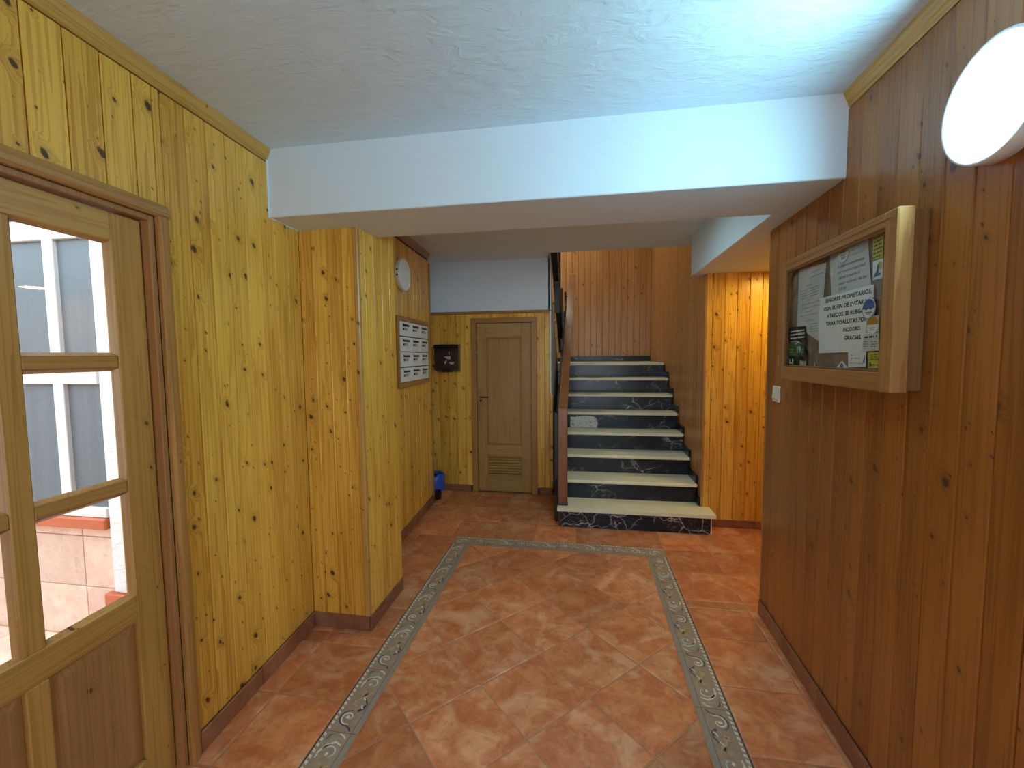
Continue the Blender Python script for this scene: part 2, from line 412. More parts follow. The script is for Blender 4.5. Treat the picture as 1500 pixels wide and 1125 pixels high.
# board faces stand 12 mm proud: masonry face sits that far behind
# ---- left wall, with the glazed door
LW0, LW1 = (lx(YL0), YL0), (lx(2.165), 2.165)
kL = math.hypot(1, .06)
def ls(y): return (y - YL0) * kL
D0, D1, DZ = .50, 1.309, 2.055
wl = slab('wall_left', LW0, LW1, 0, CZ, .14, dark, .012, [(ls(D0), ls(D1), 0, DZ)])
def off2(p0, p1, o):
    p0, p1 = Vector(p0), Vector(p1); d = (p1 - p0).normalized(); n = Vector((-d.y, d.x)) * o; return tuple(p0 + n), tuple(p1 + n)
a, b = off2(LW0, LW1, .012)
boards(wl, a, b, .085, 2.505, M['pine'], .1, (ls(.96) % .1), [(ls(D0 - .02), ls(D1 + .02), 0, DZ + .02)])
# beam end closes the left wall above the boards; nearer the camera the wall is plain
w = slab('wall_left_near', (lx(YL0), BACK), (lx(YL0), YL0), 0, CZ, .14, M['pine'], 0)
# ---- right wall
RW0, RW1 = (rx(2.66), 2.66), (rx(YL0), YL0)
kR = math.hypot(1, .035)
def rs(y): return (2.66 - y) * kR
wr = slab('wall_right', RW0, RW1, 0, CZ, .10, dark, .012)
a, b = off2(RW0, RW1, .012)
boards(wr, a, (b[0], b[1]), .085, 2.505, M['pine_bounce'], .103, rs(1.836) % .103)
o = MB().box(0, .124, 0, .014, .0, BZ - .002, .003).build('end_board', M['casing'], wr)
o.location = (rx(2.66) - .002, 2.662, 0)
w = slab('wall_right_near', (rx(YL0), YL0), (rx(YL0), BACK), 0, CZ, .10, M['pine'], 0)
w = slab('wall_rear', (1.2, BACK), (-1.7, BACK), 0, CZ, .1, M['pine'], 0, [(.22, 1.86, 0, 2.40)] if REAR_FILL else [])
if REAR_FILL: tag(MB().box(-1.2, .9, BACK - 1.3, BACK - .1, -.12, -.02).build('floor_porch', M['grout']), kind='structure')
if REAR_FILL:  # added glazed door, out of view, to let in fill daylight
    d3 = tag(empty('fill_door', (.98, BACK - .05, 0), math.pi), kind='structure'); d3['label'] = 'added unseen street door, two glazed leaves letting fill daylight into the hall'
    for a in (0, .82):
        for (u0, u1, z0_, z1_) in ((.0, .05, 0, 2.40), (.77, .82, 0, 2.40), (.05, .77, 0, .12), (.05, .77, 2.32, 2.40), (.05, .77, 1.0, 1.06)):
            MB().box(a + u0, a + u1, -.02, .02, z0_, z1_, .004).build('rail', M['pine_v'], d3)
        for z0_, z1_ in ((.12, 1.0), (1.06, 2.32)): MB().box(a + .05, a + .77, -.003, .003, z0_, z1_).build('pane', M['glass'], d3)
# ---- left pier with a boarded front and side
PX, PY0, PY1 = -1.182, 2.160, 2.600
pier = MB().box(-1.62, PX - .013, PY0 + .013, PY1, 0, CZ2).build('wall_pier', dark); tag(pier, kind='structure')
boards(pier, (lx(2.165), PY0 + .013), (PX, PY0 + .013), .085, BZ, M['pine'], .088, .082, t=.013)
boards(pier, (PX - .013, PY0 + .013), (PX - .013, PY1), .085, CZ2, M['pine'], .1, .05, t=.013)
for x in (-1.452, -1.364, -1.276):      # half-round cover beads on the pier front
    o = MB().lathe([(0, 0), (.006, 0), (.006, BZ - .09), (0, BZ - .09)], (0, 0, 0), 'z', 8).build('bead', M['pine'], pier, True); o.location = (x, PY0 + .002, .088)
o = MB().box(-.03, .0, -.012, .018, 0, BZ - .088, .006).build('corner_bead', M['pine_v'], pier); o.location = (PX + .002, PY0 - .001, .086)
# ---- wall with the letter boxes
MW0, MW1 = (mx(2.6), 2.6), (mx(4.24), 4.24)
wm = slab('wall_letterboxes', MW0, MW1, 0, CZ2, .10, dark, .012)
a, b = off2(MW0, MW1, .012)
boards(wm, a, b, .085, 2.52, M['pine'], .1, .05)
o = MB().box(-.02, .012, -.002, .012, 0, 2.5, .003).build('corner_bead', M['casing'], wm); o.location = (mx(4.24) - .001, 4.24, .0)
# ---- closet wall
YB = 4.66
CD0, CD1, CDZ = -1.195, -.520, 1.935
def sb(x): return x + 2.5
wb = slab('wall_closet', (-2.5, YB), (-.348, YB), 0, 2.04, .10, dark, .012, [(sb(CD0), sb(CD1), 0, CDZ)])
boards(wb, (-.348, YB + .012), (-.312, YB + .012), .07, 1.12, M['pine'], .1)
boards(wb, (-2.5, YB + .012), (-.348, YB + .012), .07, 2.02, M['pine'], .1, .0, [(sb(CD0 - .01), sb(CD1 + .01), 0, CDZ + .01)])
w = slab('wall_closet_upper', (-2.5, YB), (-.345, YB), 2.04, 4.2, .10, M['white'], .006)
w = slab('wall_recess', (-2.5, 4.2), (-2.5, 4.76), 0, CZ2, .1, M['pine'], 0)
w = slab('wall_recess_near', (mx(4.24) - .012, 4.252), (-2.6, 4.252), 0, CZ2, .1, M['pine'], 0)
# plaster flank of the upper flight
fl = MB().prism([(YB + .0135, .0), (YB + .0135, 2.03), (YB + .11, 2.03), (YB + .11, 2.25), (4.86, 2.22), (5.98, 1.48), (5.98, 0)], 'x', -.36, -.332)
fl.box(-.36, -.332, YB + .006, YB + .11, 2.04, 4.2)
tag(fl.build('wall_stair_flank', M['white']), kind='structure')
# ---- stairwell
YS, XS = 6.95, 1.06
ws = slab('wall_stair_back', (-1.9, YS), (XS + .2, YS), 0, 4.2, .1, dark, .012)
boards(ws, (-1.7, YS + .012), (XS, YS + .012), 1.50, 4.2, M['pine_red'], .095, .03)
wt = slab('wall_stair_side', (XS, YS + .02), (XS, 3.99), 0, 4.2, .1, dark, .012)
boards(wt, (XS + .012, YS), (XS + .012, 3.985), .0, 4.2, M['pine_red'], .095, .02)
o = MB().box(-.004, .016, -.02, .0, 0, BZ - .005, .004).build('corner_bead', M['casing'], wt); o.location = (XS, 3.99, 0)
w = slab('wall_stair_left', (-1.7, 4.45), (-1.7, YS + .02), 0, 4.2, .1, M['white'], 0)
w = slab('wall_stair_front', (1.2, 4.45), (-1.8, 4.45), CZ2 + .1, 4.2, .1, M['white'], 0)
# ---- niche on the right
YN = 3.97
wn = slab('wall_niche', (XS + .012, YN), (2.3, YN), 0, BZ, .1, dark, .012)
boards(wn, (XS + .012, YN + .012), (2.3, YN + .012), .07, BZ, M['pine'], .1, .05)
w = slab('wall_niche_side', (2.3, YN + .1), (2.3, 2.5), 0, BZ, .1, M['pine'], 0)
w = slab('wall_niche_near', (2.3, 2.672), (rx(2.66) + .115, 2.672), 0, BZ, -.1, M['pine'], 0)
# ---- ceilings, beam, soffit
tag(MB().box(-1.75, 1.3, BACK - .1, 1.935, CZ, CZ + .12).build('ceiling', M['ceiling']), kind='structure')
tag(MB().prism([(-2.6, 2.36), (1.3, 2.36), (1.3, 4.45), (-.34, 4.45), (-.34, YB + .006), (-2.6, YB + .006)], 'z', CZ2, CZ2 + .10).build('ceiling_far', M['white']), kind='structure')
tag(MB().box(-1.8, 1.3, 4.35, YS + .1, 4.2, 4.3).build('ceiling_stairwell', M['white']), kind='structure')
tag(MB().box(-1.66, 1.19, 1.93, 2.365, BZ, CZ + .03, .004).build('ceiling_beam', M['white']), kind='structure')
tag(MB().prism([(.935, 2.365), (2.4, 2.365), (2.4, YN + .11), (.965, YN + .11)], 'z', BZ, CZ2).build('ceiling_soffit', M['white']), kind='structure')
# ---- trims
crown = [(0, CZ - .058), (.010, CZ - .058), (.016, CZ - .050), (.016, CZ - .040), (.020, CZ - .036), (.030, CZ - .012), (.034, CZ - .0005), (0, CZ - .0005)]
def dz(p, k): return [(a, z + k) for a, z in p]
tag(profile_run('trim_1', (lx(YL0) - .012, YL0), (lx(1.93) - .012, 1.93), crown, M['crown']), kind='structure')
tag(profile_run('trim_2', (rx(1.93) + .012, 1.93), (rx(YL0) + .012, YL0), crown, M['crown']), kind='structure')
tag(profile_run('trim_3', (mx(2.585) - .012, 2.585), (mx(4.24) - .012, 4.24), dz(crown, CZ2 - CZ), M['casing_h']), kind='structure')
tag(profile_run('trim_4', (-2.5, YB + .012), (-.346, YB + .012), [(0, 2.012), (.020, 2.012), (.024, 2.022), (.020, 2.036), (.012, 2.046), (0, 2.046)], M['casing_h']), kind='structure')
cb_ = MB(); p_ = [(lx(1.93) - .004, 1.924), (lx(2.16) - .004, 2.155)]
for k in range(9):
    u0, u1 = k / 9, (k + 1) / 9 + .02; t_ = rnd.uniform(.004, .010)
    cb_.box(lx(1.93) - .003, lx(1.93) + t_, 1.921, 1.931, BZ - .004 + (CZ - BZ) * u0, BZ + (CZ - BZ) * u1 - .006, .003)
    t_ = rnd.uniform(.003, .010); a_ = Vector((lx(1.935 + .22 * u0), 1.935 + .22 * u0)); cb_.box(a_.x - .010, a_.x + t_, a_.y, a_.y + .03, BZ - rnd.uniform(.002, .007), BZ + .001, .002)
cb_ = cb_.build('trim_5', M['white']); tag(cb_, kind='structure')
# ---- skirtings
def base(name, *runs, mat=M['skirt'], h=.085):
    e = tag(empty(name, (0, 0, 0)), kind='structure')
    for p0, p1, t in runs:
        run_strip(e, p0, p1, 0, h, t, mat, .35)
base('baseboard_left', ((lx(1.357), 1.357), (lx(2.15), 2.15), .014), ((lx(YL0), YL0), (lx(.42), .42), .014))
base('baseboard_right', ((rx(2.66), 2.66), (rx(YL0), YL0), .013))
base('baseboard_pier', ((lx(2.165), PY0 + .012), (PX + .012, PY0 + .012), .02), ((PX - .012, PY0 + .012), (PX - .012, PY1), .02))
base('baseboard_letterboxes', ((mx(2.6), 2.6), (mx(4.24), 4.24), .014))
base('baseboard_closet', ((-2.4, YB + .012), (CD0 - .06, YB + .012), .016), ((CD1 + .06, YB + .012), (-.32, YB + .012), .016), h=.075)
base('baseboard_niche', ((XS + .1, YN + .012), (2.3, YN + .012), .016), h=.075)

# ------------------------------------------------------------------ floor
FZ = -.0042
fl = MB().box(-2.6, 2.4, BACK - .1, 7.1, -.12, FZ).build('floor', M['grout']); tag(fl, kind='structure')
def clip(poly, x0, x1, y0, y1):
    for ax, lim, sg in ((0, x0, 1), (0, x1, -1), (1, y0, 1), (1, y1, -1)):
        out = []
        for i in range(len(poly)):
            p, q = poly[i], poly[(i + 1) % len(poly)]; a, b = (p[ax] - lim) * sg, (q[ax] - lim) * sg
            if a >= 0: out.append(p)
            if (a >= 0) != (b >= 0):
                t = a / (a - b); out.append((p[0] + (q[0] - p[0]) * t, p[1] + (q[1] - p[1]) * t))
        poly = out
        if len(poly) < 3: return []
    return poly
def inset(poly, d):
    n = len(poly); out = []
    for i in range(n):
        a, b, c = Vector(poly[i - 1]), Vector(poly[i]), Vector(poly[(i + 1) % n])
        e1, e2 = (b - a), (c - b)
        if e1.length < 1e-5 or e2.length < 1e-5: continue
        n1, n2 = Vector((-e1.y, e1.x)).normalized(), Vector((-e2.y, e2.x)).normalized()
        k = 1 + n1.dot(n2)
        if k < .05: continue
        out.append(tuple(b + (n1 + n2) * d / k))
    return out
TM = {}
def floor_tile(poly, mat, gap=.0032, edge=.006):
    cx, cy = sum(p[0] for p in poly) / len(poly), sum(p[1] for p in poly) / len(poly)
    loc = [(p[0] - cx, p[1] - cy) for p in poly]
    key = tuple((round(a, 3), round(b, 3)) for a, b in loc)
    if key not in TM:
        A = inset(loc, gap); B = inset(loc, gap + edge)
        xs = [p[0] for p in A]; ys = [p[1] for p in A]
        if len(A) < 3 or len(A) != len(B) or max(xs) - min(xs) < .03 or max(ys) - min(ys) < .03: return
        n = len(A)
        v = [(x, y, FZ) for x, y in A] + [(x, y, -.0022) for x, y in A] + [(x, y, 0) for x, y in B]
        f = [[i, (i + 1) % n, n + (i + 1) % n, n + i] for i in range(n)] + [[n + i, n + (i + 1) % n, 2 * n + (i + 1) % n, 2 * n + i] for i in range(n)] + [list(range(2 * n, 3 * n))]
        me = bpy.data.meshes.new('tile'); me.from_pydata(v, [], f); me.materials.append(mat); me.update(); TM[key] = me
    o = bpy.data.objects.new('tile', TM[key]); COL.objects.link(o); o.parent = fl
    o.location = (cx, cy, rnd.uniform(-.0006, 0.0)); o.rotation_euler = (rnd.uniform(-.0006, .0006), rnd.uniform(-.0006, .0006), 0)
BX0, BX1, BY1, BW = -1.063, .645, 3.462, .148
IX0, IX1, IY1 = BX0 + BW, BX1 - BW, BY1 - BW
FY0 = -.2
H = .2505
for i in range(-6, 6):
    for j in range(-10, 10):
        cx, cy = .033 + H * i, 1.863 + H * j
        if (i + j) % 2 == 0: continue
        p = clip([(cx - H, cy), (cx, cy - H), (cx + H, cy), (cx, cy + H)], IX0, IX1, FY0, IY1)
        if p: floor_tile(p, M['tile'])
ys = [2.03 + .357 * k for k in range(-6, 10)]
def grid(xs, ys, x0, x1, y0, y1):
    for a, b in zip(xs, xs[1:]):
        for c, d in zip(ys, ys[1:]):
            p = clip([(a, c), (b, c), (b, d), (a, d)], x0, x1, y0, y1)
            if p: floor_tile(p, M['tile'])
grid([-1.56, -1.40, BX0], ys, -1.56, BX0, FY0, 2.12)
grid([-1.53, -1.40, BX0], ys, -1.56, BX0, 2.12, BY1)
grid([BX1 + .353 * k for k in range(0, 6)], ys, BX1, 1.05, FY0, 2.66)
grid([BX1 + .353 * k for k in range(0, 6)], ys, BX1, 2.3, 2.66, BY1)
far = [BY1, 3.822, 4.18, 4.537, 4.68]
grid([-2.53, -2.17, -1.82, -1.465, -1.11, -.755, -.40], far, -2.5, -.19, BY1, 4.66)
grid([-.40, -.045, .305, BX1], far, -.40, BX1, BY1, 3.822)
grid([-.40, -.2], far, -.40, -.2, 3.822, 4.66)
grid([BX1 + .353 * k for k in range(0, 6)], far, BX1, 2.3, BY1, 3.98)

# decorated border tiles ------------------------------------------------
def ribbon(mb, pts, w0, w1, z, mi):
    n = len(pts); L = []
    for i, p in enumerate(pts):
        a, b = Vector(pts[max(0, i - 1)]), Vector(pts[min(n - 1, i + 1)]); t = (b - a).normalized(); nn = Vector((-t.y, t.x))
        k = i / (n - 1); w = (w0 + (w1 - w0) * k) * (.35 + .65 * math.sin(math.pi * min(1, .12 + k * .95)))
        w *= 1.4; p = Vector(p); L.append((p + nn * w / 2, p - nn * w / 2))
    v = [(q.x, q.y, z) for pr in L for q in pr]
    mb.add(v, [[2 * i, 2 * i + 1, 2 * i + 3, 2 * i + 2] for i in range(n - 1)], mi)
def disc(mb, x, y, rx_, ry_, z, mi, n=8, rot=0.0):
    v = [(x + rx_ * math.cos(2 * math.pi * i / n) * math.cos(rot) - ry_ * math.sin(2 * math.pi * i / n) * math.sin(rot),
          y + rx_ * math.cos(2 * math.pi * i / n) * math.sin(rot) + ry_ * math.sin(2 * math.pi * i / n) * math.cos(rot), z) for i in range(n)]
    mb.add(v, [list(range(n))], mi)
def spiral(cx, cy, r0, r1, a0, a1, n=16):
    return [(cx + (r0 + (r1 - r0) * i / (n - 1)) * math.cos(a0 + (a1 - a0) * i / (n - 1)), cy + (r0 + (r1 - r0) * i / (n - 1)) * math.sin(a0 + (a1 - a0) * i / (n - 1))) for i in range(n)]
BL = .357
BMATS = [M['b_base'], M['b_line'], M['b_dark'], M['b_white'], M['b_grey'], M['b_blue'], M['b_yellow']]
def border_mesh(L=BL, corner=False):
    mb = MB(); g = .0015; T = 0.0
    mb.box(g, L - g, g, BW - g, FZ, -.0006, .0008)
    z = lambda k: -.0006 + .0003 + .00015 * k
    def strip(y0, y1, mi, k, x0=g + .001, x1=L - g - .001): mb.add([(x0, y0, z(k)), (x1, y0, z(k)), (x1, y1, z(k)), (x0, y1, z(k))], [[0, 1, 2, 3]], mi)
    strip(.002, .006, 1, 0); strip(.010, .022, 1, 0); strip(.0235, .0255, 2, 0)
    strip(BW - .008, BW - .002, 2, 0); strip(BW - .030, BW - .026, 1, 0)
    n = int(L / .0238)
    for i in range(n):
        x = g + .004 + i * (L - .008) / n
        y0, y1 = BW - .023, BW - .010
        mb.add([(x, y0, z(1)), (x + .014, y0, z(1)), (x + .020, y1, z(1)), (x + .006, y1, z(1))], [[0, 1, 2, 3]], 3)
    if corner:
        for (cx, cy, s) in ((L * .5, .07, 1), (L * .30, .055, -1)):
            ribbon(mb, spiral(cx, cy, .030, .006, 0, 4.6 * s), .008, .004, z(2), 3); ribbon(mb, spiral(cx + .004, cy - .003, .034, .018, 0.3, 3.2 * s), .008, .004, z(1), 4)
        disc(mb, L * .72, .06, .012, .008, z(2), 6)
        return mb
    m_ = .072
    # big white and blue C-scroll
    ribbon(mb, spiral(.072, m_ + .006, .036, .007, 3.6, 3.6 - 6.6, 22), .006, .004, z(3), 3)
    ribbon(mb, spiral(.074, m_ + .004, .042, .034, 3.4, 3.4 - 3.4, 18), .006, .004, z(2), 5)
    disc(mb, .072, m_ + .010, .008, .010, z(4), 3)
    # stem with feathered leaves sweeping to the flowers
    st = [(.106, m_ - .016), (.125, m_ - .034), (.148, m_ - .037), (.172, m_ - .022), (.190, m_ - .004)]
    ribbon(mb, st, .013, .004, z(1), 5)
    for k, (x, y) in enumerate(st[:4]):
        ribbon(mb, [(x - .004, y + .002), (x + .006, y + .012), (x + .020, y + .016)], .008, .003, z(2), 3 if k % 2 else 4)
    ribbon(mb, [(.060, m_ - .036), (.085, m_ - .044), (.112, m_ - .040)], .007, .003, z(1), 4)
    # ochre flowers
    for x, y, r in ((.146, m_ + .012, .009), (.196, m_ - .012, .008)):
        for a in range(4): disc(mb, x + .008 * math.cos(a * 1.57 + .5), y + .008 * math.sin(a * 1.57 + .5), r, r * .62, z(3), 6, 8, a * 1.57 + .5)
    ribbon(mb, [(.158, m_ + .010), (.182, m_ - .002), (.206, m_ - .010), (.224, m_ + .014)], .008, .004, z(3), 6)
    ribbon(mb, [(.196, m_ - .006), (.212, m_ - .030), (.202, m_ - .040)], .007, .003, z(3), 6)
    # grey-green scroll and white tail
    ribbon(mb, spiral(.262, m_ - .006, .038, .010, 1.2, 1.2 - 5.6, 20), .013, .008, z(2), 4)
    ribbon(mb, spiral(.262, m_ - .006, .034, .012, 1.0, 1.0 - 4.0, 16), .004, .003, z(3), 3)
    disc(mb, .258, m_ + .002, .008, .006, z(4), 3)
    ribbon(mb, [(.236, m_ + .038), (.262, m_ + .040), (.292, m_ + .024), (.312, m_ - .006), (.300, m_ - .034)], .006, .012, z(2), 3)
    ribbon(mb, [(.300, m_ + .034), (.322, m_ + .014), (.330, m_ - .016), (.318, m_ - .038)], .010, .006, z(1), 4)
    ribbon(mb, [(.316, m_ + .042), (.338, m_ + .036), (.346, m_ + .022)], .006, .004, z(1), 5)
    ribbon(mb, [(.330, m_ - .036), (.344, m_ - .020), (.350, m_)], .008, .004, z(2), 3)
    ribbon(mb, [(.010, m_ + .034), (.026, m_ + .040), (.044, m_ + .036)], .007, .004, z(1), 4)
    ribbon(mb, [(.008, m_ - .034), (.024, m_ - .020), (.034, m_ + .008)], .007, .004, z(1), 5)
    return mb
bm0 = border_mesh().build('border_tile', None, fl, mats=BMATS).data
first = bpy.data.objects['border_tile']
def place_border(x, y, rz, data=bm0):
    global first
    if first is not None and data is bm0: o = first; first = None
    else:
        o = bpy.data.objects.new('border_tile', data); COL.objects.link(o); o.parent = fl
    o.location = (x, y, 0); o.rotation_euler = (0, 0, rz)
k = 0; y = BY1 - BW
while y > -.3:
    place_border(IX0, y - BL, math.pi / 2); place_border(IX1, y, -math.pi / 2); y -= BL
n = 4; wfar = (IX1 - IX0) / n
bmf = border_mesh(wfar).build('border_tile', None, fl, mats=BMATS); me = bmf.data; bpy.data.objects.remove(bmf)
for i in range(n): place_border(IX0 + i * wfar, IY1, 0, me)
bc = border_mesh(BW, True).build('border_tile', None, fl, mats=BMATS); me = bc.data; bpy.data.objects.remove(bc)
place_border(BX0, IY1, 0, me); place_border(IX1, IY1, 0, me)

# ------------------------------------------------------------------ glazed door on the left
def lpos(y, n=0.0): return (lx(y) + n, y)
e = tag(empty('door_1', (lx(.50), .50, 0), math.pi / 2 + math.atan(.06)), kind='structure')
e['label'] = 'pine door with two columns of three glass panes over a panel'
def dl(y): return (y - .50) * kL      # local x of a wall coordinate
V, Hh = M['pine_v'], M['pine_h']
x0, x1 = dl(.532), dl(1.284)
# casing on the wall face, jambs and stop
CW = M['casing']; CH = M['casing_h']
def casing_v(a, b, z1, name='casing'):
    MB().prism([(a, .0), (a, -.014), (a + .008, -.022), (b - .022, -.022), (b - .010, -.016), (b, -.012), (b, .0)], 'z', 0, z1).build(name, CW, e)
xa, xb = dl(1.309), dl(1.354)
casing_v(xa, xb, 2.055); 
MB().prism([(dl(.42), 0), (dl(.42), -.010), (dl(.432), -.016), (dl(.45), -.022), (dl(.488), -.022), (dl(.50), -.014), (dl(.50), 0)], 'z', 0, 2.055).build('casing', CW, e)
MB().prism([(0, 2.055), (-.014, 2.055), (-.022, 2.063), (-.022, 2.078), (-.016, 2.090), (-.012, 2.102), (0, 2.102)], 'x', dl(.42), xb).build('casing', CH, e)
for a, b in ((dl(.50), dl(.527)), (dl(1.289), dl(1.309))):
    MB().box(a, b, .002, .13, 0, 2.055, .002).build('jamb', M['panel'], e)
MB().box(dl(.527), dl(1.289), .002, .13, 2.036, 2.055, .002).build('jamb', M['panel'], e)
MB().box(dl(1.289) - .008, dl(1.289), .088, .12, 0, 2.036).build('door_stop', V, e)
yF, yR = .030, .068      # front and rear of the leaf
g = .92
cols = [(dl(.612), dl(.869)), (dl(.924), dl(1.181))]
rows = [(.748, 1.110), (1.150, 1.528), (1.567, 1.940)]
bx = lambda a, b, u, v, nm, mt, y0=yF, y1=yR, c=.003: MB().box(a, b, y0, y1, u, v, c).build(nm, mt, e)
bx(x0, cols[0][0], .012, 2.032, 'stile', V); bx(cols[1][1], x1, .012, 2.032, 'stile', V)
bx(cols[0][0], cols[1][1], 1.940, 2.032, 'top_rail', Hh); bx(cols[0][0], cols[1][1], .655, .748, 'lock_rail', Hh)
bx(cols[0][0], cols[1][1], .012, .15, 'bottom_rail', Hh)
bx(cols[0][1], cols[1][0], .748, 1.940, 'muntin', V, yF + .002)
for a, b in cols:
    for u, v in ((1.110, 1.150), (1.528, 1.567)): bx(a, b, u, v, 'muntin', M['casing_h'], yF + .003)
    for u, v in rows:
        bx(a - .003, b + .003, u - .003, v + .003, 'pane', M['glass'], .050, .053, 0)
        mb = MB(); t = .011       # glazing beads round each pane
        for p in ([(a, u), (b, u), (b - t, u + t), (a + t, u + t)], [(b, u), (b, v), (b - t, v - t), (b - t, u + t)], [(b, v), (a, v), (a + t, v - t), (b - t, v - t)], [(a, v), (a, u), (a + t, u + t), (a + t, v - t)]):
            vv = [(p[0][0], yF + .004, p[0][1]), (p[1][0], yF + .004, p[1][1]), (p[2][0], .049, p[2][1]), (p[3][0], .049, p[3][1]), (p[0][0], .0495, p[0][1]), (p[1][0], .0495, p[1][1])]
            mb.add(vv, [(0, 1, 2, 3), (4, 5, 2, 3)])
        mb.build('glazing_bead', M['casing'], e)
# raised panels below the glass
bx(cols[0][1], cols[1][0], .15, .655, 'muntin', V)
for a, b in cols:
    u, v = .15, .655; t = .035
    P = [(a, .046, u), (b, .046, u), (b, .046, v), (a, .046, v)]; Q = [(a + t, .036, u + t), (b - t, .036, u + t), (b - t, .036, v - t), (a + t, .036, v - t)]
    B = [(a, .06, u), (b, .06, u), (b, .06, v), (a, .06, v)]
    MB().add(P + Q + B, [(4, 5, 6, 7)] + [(i, (i + 1) % 4, 4 + (i + 1) % 4, 4 + i) for i in range(4)] + [(8 + i, 8 + (i + 1) % 4, (i + 1) % 4, i) for i in range(4)] + [(11, 10, 9, 8)]).build('panel', M['panel'], e)
    mb = MB()
    for k in range(1, 3): mb.box(a + t + (b - a - 2 * t) * k / 3 - .0012, a + t + (b - a - 2 * t) * k / 3 + .0012, .0345, .0365, u + t, v - t)
    mb.build('panel_joint', M['casing'], e)
# lever handle on the hinge-opposite stile (outside the frame)
MB().box(x0 + .02, x0 + .05, yF - .006, yF, .92, 1.14, .003).build('escutcheon', M['brass'], e)
mb = MB(); mb.bar((x0 + .035, yF - .004, 1.05), (x0 + .035, yF - .045, 1.05), .014, .014, 0, (1, 0, 0)); mb.bar((x0 + .03, yF - .04, 1.05), (x0 + .14, yF - .04, 1.05), .014, .018)
mb.build('lever', M['brass'], e)

# ------------------------------------------------------------------ courtyard behind the glazed door
YC = 1.90
cw = MB(); cw.box(-5.2, -1.6, YC, YC + .15, 0, 3.4)
cw = tag(cw.build('wall_courtyard', M['rough_white']), kind='structure')
tag(MB().box(-5.3, -5.2, -1.6, YC, 0, 3.4).build('wall_courtyard_far', M['rough_white']), kind='structure')
tag(MB().box(-5.3, -1.6, -1.75, -1.6, 0, 3.4).build('wall_courtyard_near', M['rough_white']), kind='structure')
tag(MB().box(-1.62, -1.56, 2.05, 2.1, 0, .01).build('threshold', M['rough_white']), kind='structure') if False else None
cf = tag(MB().box(-5.3, -1.60, -1.75, YC, -.12, -.008).build('floor_courtyard', M['grout']), kind='structure')
for i in range(11):
    for j in range(4):
        o = MB().box(.002, .328, .002, .328, -.008, 0, .002).build('tile', M['pink_tile'], cf) if (i, j) == (0, 0) else None
        if o is None:
            o = bpy.data.objects.new('tile', ctile); COL.objects.link(o); o.parent = cf
        ctile = o.data; o.location = (-5.2 + i * .33, YC - .35 - j * .33, 0)
# wainscot tiles
for i in range(10):
    for j, (u, v) in enumerate(((.0, .285), (.29, .575), (.58, .635))):
        x = -5.15 + i * .345
        if x > -2.4: continue
        x2 = min(x + .34, -2.06)
        o = MB().box(x, x2, YC - .014, YC - .001, u, v, .002).build('tile', M['pink_tile'], cw)
MB().box(-5.2, -2.52, YC - .06, YC, .637, .70, .008).build('sill', M['sill'], cw)
# render-coated pier at the right of the window, standing on a red ledge
pr = MB(); pr.box(-2.515, -1.63, YC - .045, YC, .285, 3.3, .01); tag(pr.build('wall_courtyard_pier', M['rough_white']), kind='structure')
MB().box(-2.56, -1.9, YC - .06, YC - .016, .215, .283, .005).build('ledge', M['sill'], cw)
wn1 = tag(empty('window_1', (-5.1, YC - .03, .70)), kind='structure')
WB = lambda a, b, u, v, nm, mt, y0=-.018, y1=.022, c=.003: MB().box(a + 5.1, b + 5.1, y0, y1, u - .70, v - .70, c).build(nm, mt, wn1)
WB(-5.1, -2.52, .702, .755, 'frame', M['win_white']); WB(-5.1, -2.52, 2.185, 2.29, 'frame', M['win_white']); WB(-5.1, -2.52, 2.30, 2.42, 'shutter_box', M['win_white'], -.05)
xs = [-5.1, -4.62, -4.15, -3.68, -3.235, -2.79, -2.50]
xm = [-4.62, -4.02, -3.42, -2.772]
edges = [-5.1] + xm + [-2.52]
for x in xm: WB(x - .034, x + .034, .755, 2.185, 'mullion', M['win_white'])
for a, b in zip(edges, edges[1:]):
    a2 = a + (.034 if a in xm else 0); b2 = b - (.034 if b in xm else 0)
    WB(a2, b2, 1.425, 1.495, 'transom', M['win_white'])
    for u, v in ((.755, 1.425), (1.495, 2.185)): WB(a2, b2, u, v, 'pane', M['curtain_glass'], .004, .01, 0)

# ------------------------------------------------------------------ closet door
e = tag(empty('door_2', (CD0, YB, 0)), kind='structure'); e['label'] = 'narrow oak veneered door with a long panel and a louvred vent near its foot'
w = CD1 - CD0
OB = lambda a, b, y0, y1, u, v, nm, mt, c=.003: MB().box(a, b, y0, y1, u, v, c).build(nm, mt, e)
OB(-.035, .028, -.012, .012, 0, CDZ - .02, 'casing', M['casing']); OB(w - .028, w + .035, -.012, .012, 0, CDZ - .02, 'casing', M['casing'])
OB(-.035, w + .035, -.012, .012, CDZ - .02, CDZ + .035, 'casing', M['casing_h'])
a, b, z0, z1 = .032, w - .032, .012, CDZ - .025
yl = .004
pa, pb = a + .105, b - .105
OB(a, pa, yl, .035, z0, z1, 'stile', M['oak'], .002); OB(pb, b, yl, .035, z0, z1, 'stile', M['oak'], .002)
OB(pa, pb, yl, .035, 1.765, z1, 'rail', M['oak_h'], .002); OB(pa, pb, yl, .035, .42, .545, 'rail', M['oak_h'], .002); OB(pa, pb, yl, .035, z0, .195, 'rail', M['oak_h'], .002)
OB(pa, pb, yl + .012, .03, .545, 1.765, 'panel', M['oak'], 0)
mb = MB()
for (u0, u1, v0, v1) in ((pa, pb, 1.745, 1.765), (pa, pb, .545, .563), (pa, pa + .018, .563, 1.745), (pb - .018, pb, .563, 1.745)): mb.box(u0, u1, yl - .006, yl + .014, v0, v1, .004)
mb.build('panel_moulding', M['panel'], e)
mb = MB()
